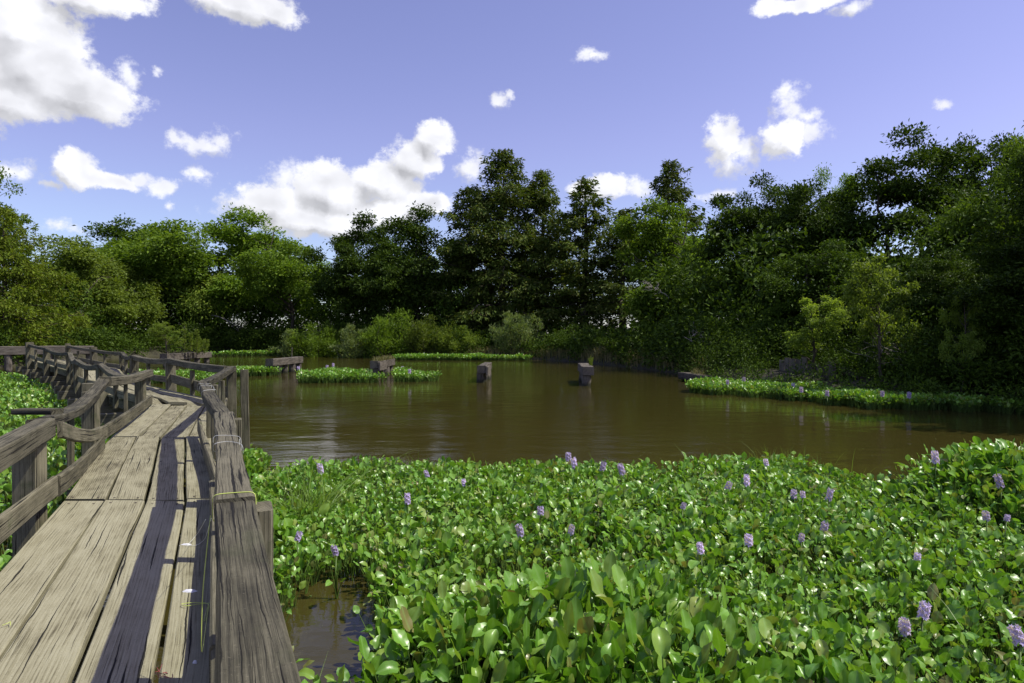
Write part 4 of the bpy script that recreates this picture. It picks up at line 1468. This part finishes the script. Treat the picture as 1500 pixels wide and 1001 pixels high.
# posts outside the rail
for Y, zt, sd in ((-0.4, 1.47, 1), (2.15, 1.475, 2), (4.45, 1.46, 3)):
    p = v0(Y, 0.055 + W_R / 2 + 0.028)
    post(p[0], p[1], zt, 0.05, YAW0, seed=310 + sd, d=0.13)
    p = v0(Y + 0.02, 0.055 + 0.012)
    post(p[0], p[1], 1.42, 0.07, YAW0, DECK - 0.25, seed=330 + sd, name='post_block', d=0.05)
for Y in (0.95, 3.36):
    p = v0(Y, 0.06)
    post(p[0], p[1], 1.425, 0.042, YAW0, DECK - 0.2, seed=315, name='picket', d=0.07)
for (x, y, zt, sd) in ((-2.60, 5.95, 1.40, 5), (-3.75, 8.85, 1.41, 6), (-4.15, 9.7, 1.41, 9)):
    post(x, y, zt, 0.045, YAW0, DECK - 0.2, seed=320 + sd, name='picket', d=0.07)
post(-3.26, 7.42, 1.46, 0.12, YAW0, seed=340)
post(-4.53, 11.0, 1.50, 0.14, R(-28), seed=341)
post(-4.10, 10.45, 1.47, 0.12, R(-20), seed=342, lean=(0.02, 0.0))
# toe boards (on edge) right
for (Ya, Yb, va, vb, sd) in ((-1.7, 2.1, 0.008, 0.005, 1), (2.12, 4.55, 0.005, -0.01, 2)):
    a, c = v0(Ya, va), v0(Yb, vb)
    a[2] = c[2] = DECK + 0.145
    rail((a, c), 0.038, 0.14, 8, 0.004, 350 + sd, name='toe_board', mat=M_POST)
for (a, c, sd) in (((-1.99, 4.60, DECK + .16), (-3.42, 7.45, DECK + .20), 3), ((-3.25, 7.5, DECK + .15), (-4.52, 10.8, DECK + .12), 4)):
    rail((a, c), 0.038, 0.14, 8, 0.01, 350 + sd, name='toe_board', mat=M_POST)

# --- left side, near
LH = EYE - 0.57
vl = -1.045
lp = [v0(-1.6, vl), v0(4.66, vl - 0.02)]
for p in lp:
    p[2] = LH
rail((lp[0], lp[1]), 0.125, 0.13, 14, 0.01, 400, roll=0.03)
a2 = np.array([-3.28, 4.70, LH - 0.01])
c2 = np.array([-5.24, 8.78, LH + 0.03])
rail((a2, c2), 0.13, 0.075, 18, 0.105, 401, roll=-0.05, twist=-0.25)
a3 = np.array([-5.16, 8.66, LH + 0.04])
c3 = np.array([-6.10, 11.45, LH - 0.01])
rail((a3, c3), 0.13, 0.12, 14, 0.035, 402, roll=0.03, twist=0.15)
for (x, y, zt, w, sd) in ((-0.55, -0.9, LH - .131, .14, 1), (-3.16, 4.52, LH - .131, .15, 2), (-5.0, 8.15, LH - .10, .15, 4), (-6.02, 11.1, LH - .13, .14, 5)):
    post(x, y, zt, w, R(-10), seed=410 + sd)
post(-5.38, 8.7, LH - 0.04, 0.14, R(-20), seed=416)
post(-5.60, 9.9, LH - .14, 0.05, R(-20), DECK - 0.2, seed=417, name='picket', d=0.07)
post(-4.2, 6.5, LH - .19, 0.05, R(-20), DECK - 0.2, seed=418, name='picket', d=0.07)
# a stray board end behind the near left rail
part('board_stub', beam([(-3.30, 4.95, LH + 0.035), (-3.62, 5.0, LH + 0.03)], 0.12, 0.04, seed=419), M_RAIL, walk)
# toe boards left
ta, tb = v0(-1.6, -1.27), v0(4.60, -0.99)
ta[2] = DECK + 0.15
tb[2] = DECK + 0.16
rail((ta, tb), 0.04, 0.14, 12, 0.0, 420, name='toe_board', mat=M_POST)
rail(((-3.085, 4.62, DECK + 0.155), (-3.93, 6.55, DECK + 0.155)), 0.04, 0.14, 12, 0.03, 421, name='toe_board', mat=M_POST)
rail(((-4.02, 6.70, DECK + 0.215), (-5.45, 10.3, DECK + 0.21)), 0.04, 0.14, 12, 0.015, 422, name='toe_board', mat=M_POST)
rail(((-3.14, 4.74, LH - 0.03), (-4.05, 6.78, DECK + 0.215)), 0.04, 0.11, 10, 0.05, 423, name='toe_board', mat=M_POST)
for w in (0.03, 0.97):
    for j, s in ((0, .35), (0, .75), (1, .4), (2, .5)):
        if w < 0.5:
            p = deck_pt(j, s, -0.06)
            part('toe_block', beam([p + np.array([-.05, -.02, .03]), p + np.array([.05, .02, .03])], 0.10, 0.06, seed=int(j * 10 + s * 10)), M_POST, walk)

# --- the part beyond the kink: rails on both sides with sagging beams
hL = [0.53, 0.64, 0.54, 0.60, 0.62, 0.66]
jl = [(3, 0.12), (4, 0.05), (5, 0.0), (6, 0.0), (7, 0.0), (7, 1.0)]
pl = [rail_pt('L', j, s, 0.07, h) for (j, s), h in zip(jl, hL)]
for k in range(5):
    rail((pl[k], pl[k + 1]), 0.12, [0.10, 0.11, 0.10, 0.10, 0.09][k], 10, [0.14, 0.09, 0.13, 0.08, 0.02][k], 500 + k, roll=[0.12, -0.05, 0.1, 0, 0][k], twist=[0.3, -0.2, 0.25, 0.1, 0][k])
hR = [0.61, 0.68, 0.64, 0.52, 0.58, 0.60]
jr = [(3, 0.03), (4, 0.0), (5, 0.0), (6, 0.0), (7, 0.0), (7, 1.0)]
pr = [rail_pt('R', j, s, 0.07, h) for (j, s), h in zip(jr, hR)]
pr[0] = np.array([-4.56, 10.95, 1.50])
for k in range(5):
    rail((pr[k], pr[k + 1]), 0.12, [0.12, 0.12, 0.11, 0.1, 0.1][k], 10, [0.02, 0.05, 0.09, 0.03, 0.02][k], 510 + k, roll=[0.0, 0.08, -0.05, 0, 0][k], twist=[0.1, 0.1, 0.2, 0, 0][k])
for k in range(1, 6):
    for P_, nm, sd in ((pl[k], 'L', 0), (pr[k], 'R', 1)):
        j, s = (jl if nm == 'L' else jr)[k]
        t = math.atan2(-(JL[min(8, j + 1)] - JL[j])[0], (JL[min(8, j + 1)] - JL[j])[1])
        big_end = (k == 5 and nm == 'L')
        post(P_[0], P_[1], P_[2] + (0.06 if (k in (4, 5) and nm == 'R') or big_end else -0.09), 0.26 if big_end else 0.19, -t + random.uniform(-0.2, 0.2), seed=520 + k * 2 + sd,
             lean=(random.uniform(-0.04, 0.04), random.uniform(-0.04, 0.04)))
    for nm, q in (('L', pl), ('R', pr)):
        m = (q[k - 1] + q[k]) / 2
        post(m[0], m[1], m[2] - 0.16, 0.06, 0.6, DECK - 0.25, seed=540 + k, name='picket', d=0.08)
    # toe boards
    rail((lerp(pl[k - 1], pl[k], 0.02) - np.array([0, 0, 0.40]), lerp(pl[k - 1], pl[k], 0.98) - np.array([0, 0, 0.40])), 0.04, 0.14, 6, 0.02, 560 + k, name='toe_board', mat=M_POST)
    dn = np.array([0, 0, 0.33 if k == 1 else 0.40])
    rail((lerp(pr[k - 1], pr[k], 0.02) - dn, lerp(pr[k - 1], pr[k], 0.98) - dn), 0.04, 0.18 if k == 1 else 0.14, 6, 0.02, 570 + k, name='toe_board', mat=M_POST)
# cap beams across, below the stringers
for j in range(9):
    for s in ((0.0, 0.5) if j < 8 else (0.0,)):
        jj, ss = (j, s) if j < 8 else (7, 1.0)
        a, c = deck_pt(jj, ss, -0.42 if j > 2 else -0.16), deck_pt(jj, ss, 1.18)
        a[2] -= 0.245
        c[2] -= 0.245
        part('cap_beam', beam([a, lerp(a, c, 0.5), c], 0.15, 0.20, seed=600 + j * 2 + int(s * 2)), M_POST, walk)

# ------------------------------------------------------------------ fishing line and droppings left on the boardwalk
def line_obj(name, label, pts, rad_, mat, cat='fishing line'):
    pts = np.array(pts, float)
    # smooth the path
    t = np.arange(len(pts))
    tt = np.linspace(0, len(pts) - 1, len(pts) * 5)
    q = np.stack([np.interp(tt, t, pts[:, c]) for c in range(3)], 1)
    for _ in range(3):
        q[1:-1] = (q[:-2] + q[1:-1] * 2 + q[2:]) / 4
    mb_ = MB()
    mb_.add(*tube(q, rad_, 4))
    return tag(obj(name, mb_.mesh(name, mat, True)), label, cat)


zt = 1.515


def wrap(k, t0, t1, turns, seed):
    """turns of line round rail number k of the right side, between fractions t0 and t1 of its length"""
    r5 = np.random.default_rng(seed)
    a_, c_ = rr_pts[k], rr_pts[k + 1]
    d = unit((c_ - a_)[None])[0]
    sd = np.array([d[1], -d[0], 0])
    out = []
    n_ = turns * 8
    for i in range(n_ + 1):
        a = i / 8 * 6.283
        p = a_ + (c_ - a_) * (t0 + (t1 - t0) * (i / n_ + r5.normal() * 0.06))
        lat = max(-1, min(1, math.cos(a) * 1.4)) * (W_R / 2 + 0.008)
        z = -0.038 + max(-1, min(1, math.sin(a) * 1.4)) * 0.048 + r5.random() * 0.004
        out.append(p + sd * lat + np.array([0, 0, z]))
    return out


line_obj('fishing_line', 'yellow green line wound around the right rail at its nearest joint', wrap(1, 0.015, 0.05, 1, 1), 0.0015, M_LINE)
line_obj('fishing_line', 'pale line wound around the right rail further along', wrap(1, 0.42, 0.60, 2, 2), 0.0009, M_WLINE)
line_obj('fishing_line', 'pale line wound around the far end of the straight right rail', wrap(2, 0.55, 0.97, 3, 3), 0.0012, M_WLINE)
hang = [v0(2.0, -0.012) + np.array([0, 0, 1.47]), v0(1.98, -0.035) + np.array([0, 0, 1.25]), v0(2.0, -0.04) + np.array([0, 0, 1.02]), at(305, 880, DECK + 0.02), at(296, 915, DECK + 0.012),
        at(302, 905, DECK + 0.012), at(306, 885, DECK + 0.012), at(285, 884, DECK + 0.012), at(262, 886, DECK + 0.012), at(270, 890, DECK + 0.012), at(290, 886, DECK + 0.012), at(324, 884, DECK + 0.012)]
line_obj('fishing_line', 'yellow green line hanging from the rail and lying in a loop on the planks', hang, 0.0014, M_LINE)
line_obj('fishing_line', 'thin white line drifting across the planks beside the rail shadow', [at(308, 760, DECK + .35), at(300, 790, DECK + .05), at(288, 800, DECK + .012), at(268, 801, DECK + .012),
         at(278, 795, DECK + .012), at(290, 780, DECK + .05), at(300, 762, DECK + .25)], 0.0011, M_WLINE)
line_obj('fishing_line', 'scrap of yellow green line caught in the plank gap at lower left', [at(0, 918, DECK + .01), at(8, 915, DECK + .014), at(13, 912, DECK + .014), at(12, 918, DECK + .01)], 0.0013, M_LINE)
rl = []
r6 = np.random.default_rng(8)
for i in range(16):
    rl.append(at(243 + r6.normal() * 9, 988 + r6.normal() * 6, DECK + 0.012 + 0.004 * (i % 3)))
line_obj('fishing_line', 'tangle of dull red thread in the shadow at the bottom of the deck', rl, 0.0010, M_RLINE)


def splat(label, px, py, rx, ry, seed):
    c = at(px, py, DECK + 0.006)
    r7 = np.random.default_rng(seed)
    n = 18
    a = np.linspace(0, 6.283, n, endpoint=False)
    rr = 1 + r7.normal(size=n) * 0.22
    ring = np.stack([np.cos(a) * rx * rr, np.sin(a) * ry * rr, np.full(n, 0.0)], 1)
    inner = ring * 0.55 + np.array([0, 0, 0.005])
    V = np.concatenate([ring - np.array([0, 0, 0.004]), inner, [[0, 0, 0.007]]])
    Fc = [[i, (i + 1) % n, n + (i + 1) % n, n + i] for i in range(n)] + [[n + i, n + (i + 1) % n, 2 * n] for i in range(n)]
    o = obj('bird_dropping', mesh_np('bird_dropping', V, Fc, M_DROP, smooth=True), None, c)
    tag(o, label, 'bird dropping', 'white spots on the planks')


splat('white bird dropping beside the loop of yellow line', 276, 867, 0.032, 0.014, 1)
splat('white bird dropping beside the thin white line', 272, 799, 0.034, 0.012, 2)
splat('tiny white fleck on the rail side plank at the lower shadow', 284, 972, 0.006, 0.005, 3)

# ------------------------------------------------------------------ old pier stubs
def stub(label, x, y, L, ztop, n, ang=2.5, w=0.36, h=0.33, name='pier_stub', pile_r=0.18, group='pier stubs in a row across the water', cap2=None, pile_top=None, split=False):
    """cap timber on a row of piles; near end at (x, y), running away at ang degrees right of +Y"""
    o = thing(name, label, 'pier stub', (x, y, 0), R(-ang), group)
    r8 = np.random.default_rng(int(abs(x * 31) + abs(y * 7)))
    if h > 0:
        pts = [(0, t, ztop + r8.normal() * 0.01) for t in np.linspace(0, L, 6)]
        part('cap_timber', beam(pts, w, h, 0.0, 0.02, 0.015, int(abs(x * 10))), M_OLD, o)
        if split:
            part('side_timber', beam([(w / 2 + 0.06, t, ztop - 0.05) for t in np.linspace(-0.05, L * 0.35, 4)], 0.10, h * 1.1, 0.0, 0.015, 0.01, 5), M_OLD, o)
    zt_ = ztop - h + 0.02
    for k in range(n):
        t = 0.22 + (L - 0.44) * k / max(1, n - 1)
        lx = r8.normal() * 0.03
        pts = [(lx, t, zt_ - 0.022), (lx, t + 0.01, zt_ * 0.5), (lx + r8.normal() * 0.02, t, 0.0), (lx, t, -1.0)]
        part('pile', tube(pts, [pile_r * r8.uniform(0.9, 1.02)] * 4, 10, jit=0.04), M_PILE, o)
    return o


stub('dark pier stub of five piles at the left end of the hyacinth island', -12.05, 33.9, 4.2, 0.80, 5, 2.5, 0.42, 0.36, split=False)
stub('grass topped pier stub at the right end of the hyacinth island', -6.45, 31.9, 3.6, 0.78, 4, 2.5, 0.40, 0.36, split=True)
stub('narrow pier stub standing alone in the middle of the open water', -1.28, 28.6, 3.6, 0.72, 4, 2.5, 0.34, 0.32, split=True)
stub('pier stub with a single small plant on top, right of the one in mid water', 2.98, 26.6, 3.4, 0.76, 4, 2.5, 0.44, 0.34)
stub('low sunken pier stub at the left tip of the right bank strip', 7.9, 27.6, 2.6, 0.36, 4, -8, 0.42, 0.30)
stub('pier stub overgrown with saplings and stalks behind the boardwalk rail', -21.2, 41.5, 5.6, 0.86, 5, 2.5, 0.48, 0.40)
stub('pier stub on short piles at the left edge beyond the boardwalk end', -27.6, 35.5, 5.0, 1.40, 6, 60, 0.5, 0.45)

# growth on the stubs
c = (-6.4, 32.6)
pts = np.random.default_rng(3).uniform([-6.6, 31.9, 0.78], [-6.15, 35.3, 0.79], (420, 3))
pts[:, 0] += (pts[:, 1] - 31.9) * math.tan(R(2.5))
tag(obj('stub_grass', blades('stub_grass', pts, 0.22, 0.02, M_DRY, 4)), 'dry tufts of grass growing on the top of the third pier stub', None, None, 'stuff')
pts = np.random.default_rng(4).uniform([7.6, 27.7, 0.36], [7.9, 29.2, 0.37], (90, 3))
tag(obj('stub_grass', blades('stub_grass', pts, 0.28, 0.02, M_DRY, 5)), 'few yellow grass blades on the low sunken pier stub', None, None, 'stuff')


def sapling(label, kind, x, y, z, h, w, name='sapling', rz=0):
    (trunk, crown), H, Rc = PROTO[kind]
    o = thing(name, label, 'sapling', (x, y, z), rz, 'plants growing on the old pier stubs')
    o.scale = (w / (2 * Rc), w / (2 * Rc), h / H)
    obj(trunk.name.split('.')[0], trunk, o)
    obj(crown.name.split('.')[0], crown, o)


sapling('leafy yellow green sapling with a bare stem on the overgrown pier stub', 'lime', -21.15, 41.8, 0.8, 2.2, 2.1)
sapling('small pale bush at the right end of the overgrown pier stub', 'bush_l', -20.3, 44.6, 0.85, 1.25, 1.1)
sapling('single small green plant on top of the fourth pier stub', 'bush_l', 3.25, 28.1, 0.75, 0.45, 0.22)
for i, (dx, dy, h, lab) in enumerate([(-0.9, 0.6, 1.9, 'tallest dry stalk'), (-0.55, 0.9, 1.3, 'thin middle stalk'), (-0.25, 1.3, 1.5, 'leafy right stalk')]):
    r9 = np.random.default_rng(700 + i)
    o = thing('weed_stalk', f'{lab} of the three standing on the overgrown pier stub', 'weed', (-20.1 + dx * 0.7, 42.6 + dy, 0.85), 0, 'plants growing on the old pier stubs')
    part('stalk', tube([(0, 0, 0), (0.03, 0, h * 0.5), (0.0, 0.02, h)], [0.025, 0.02, 0.01], 5), M_DRY, o)
    k = 260
    zz = r9.uniform(0.1, 1.0, k) * h
    d = rand_dirs(r9, k)
    d[:, 2] = np.abs(d[:, 2]) * 0.5
    C = np.stack([np.zeros(k), np.zeros(k), zz], 1) + d * 0.10 * r9.random(k)[:, None]
    L = np.full(k, 0.13)
    obj('leaves', crown_mesh('leaves', C, d, rand_dirs(r9, k), L, L * 0.4, M_WIL), o)
# thin stake on the second stub
tag(obj('stake', (lambda m_: (m_.add(*tube([(0, 0, 0), (0.0, 0.01, 0.28), (0.01, 0, 0.55)], [0.025, 0.022, 0.02], 6)), m_.mesh('stake', M_PILE))[1])(MB()), None, (-11.9, 36.9, 0.79)),
    'short thin stake standing on the second pier stub', 'stake')

# ------------------------------------------------------------------ old timber bulkhead on the right bank
bk = thing('bulkhead', 'old timber bulkhead with a leaning board on the dark right bank', 'bulkhead', (0, 0, 0))
A_, B_ = np.array([10.6, 27.0, 0]), np.array([11.55, 24.6, 0])
nb_ = 9
r10 = np.random.default_rng(12)
for k in range(nb_):
    a = lerp(A_, B_, (k + 0.04) / nb_)
    c = lerp(A_, B_, (k + 0.96) / nb_)
    m = (a + c) / 2
    d = unit((c - a)[None])[0]
    wid = np.linalg.norm(c - a)
    zt_ = 1.02 + r10.normal() * 0.09
    part('board', beam([(m[0], m[1], zt_), (m[0], m[1], 0.5), (m[0], m[1], -0.3)], wid, 0.05, 0, 0.006, 0.004, 800 + k, up=(-d[1], d[0], 0)), M_OLD, bk)
part('waler', beam([A_ + np.array([-0.12, -0.06, 0.42]), (A_ + B_) / 2 + np.array([-0.12, -0.06, 0.42]), B_ + np.array([-0.12, -0.06, 0.42])], 0.12, 0.28, seed=820), M_OLD, bk)
part('post', beam([(11.42, 24.35, 1.08), (11.42, 24.35, 0.4), (11.42, 24.35, -0.4)], 0.24, 0.24, 0, 0.01, 0.006, 821, up=(0.4, 0.9, 0)), M_PILE, bk)
part('leaning_board', beam([(11.6, 24.2, 0.98), (12.1, 23.9, 0.75), (12.7, 23.6, 0.48)], 0.06, 0.26, 0, 0.008, 0.005, 822), M_PILE, bk)


# ------------------------------------------------------------------ bleached dead branches
def dead_branch(label, x, y, z, ang, L, seed, spread=0.5):
    r11 = np.random.default_rng(seed)
    mb_ = MB()
    d0 = np.array([math.cos(ang), 0.1, math.sin(ang)])
    q, rq = limb(r11, (0, 0, 0), d0 * L, 0.05 * L / 2, 0.012, 7, 0.12)
    mb_.add(*tube(q, rq, 5))
    for i in range(11):
        k = r11.integers(2, 7)
        e = q[k] + (d0 + r11.normal(size=3) * spread) * L * r11.uniform(0.2, 0.45)
        q2, rq2 = limb(r11, q[k], e, rq[k] * 0.6, 0.007, 5, 0.2)
        mb_.add(*tube(q2, rq2, 4))
        for _ in range(2):
            e2 = q2[3] + (d0 + r11.normal(size=3) * 0.8) * L * 0.14
            q3, rq3 = limb(r11, q2[3], e2, 0.012, 0.005, 4, 0.2)
            mb_.add(*tube(q3, rq3, 4))
    tag(obj('dead_branch', mb_.mesh('dead_branch', M_DEAD), None, (x, y, z)), label, 'dead branch', 'bleached dead branches')


dead_branch('bleached dead branch hanging over the water right of the overgrown pier stub', -33.0, 75.0, 4.2, R(-35), 3.6, 1)
dead_branch('bleached crooked branch above the water left of the bulkhead', 10.9, 33.8, 0.9, R(150), 1.7, 2)
dead_branch('fallen grey branch lying on the bank right of the leaning board', 14.6, 22.2, 0.35, R(165), 2.6, 3)
dead_branch('pale dead limb among the leaves of the airy olive tree', 9.3, 40.5, 4.2, R(155), 1.3, 4)
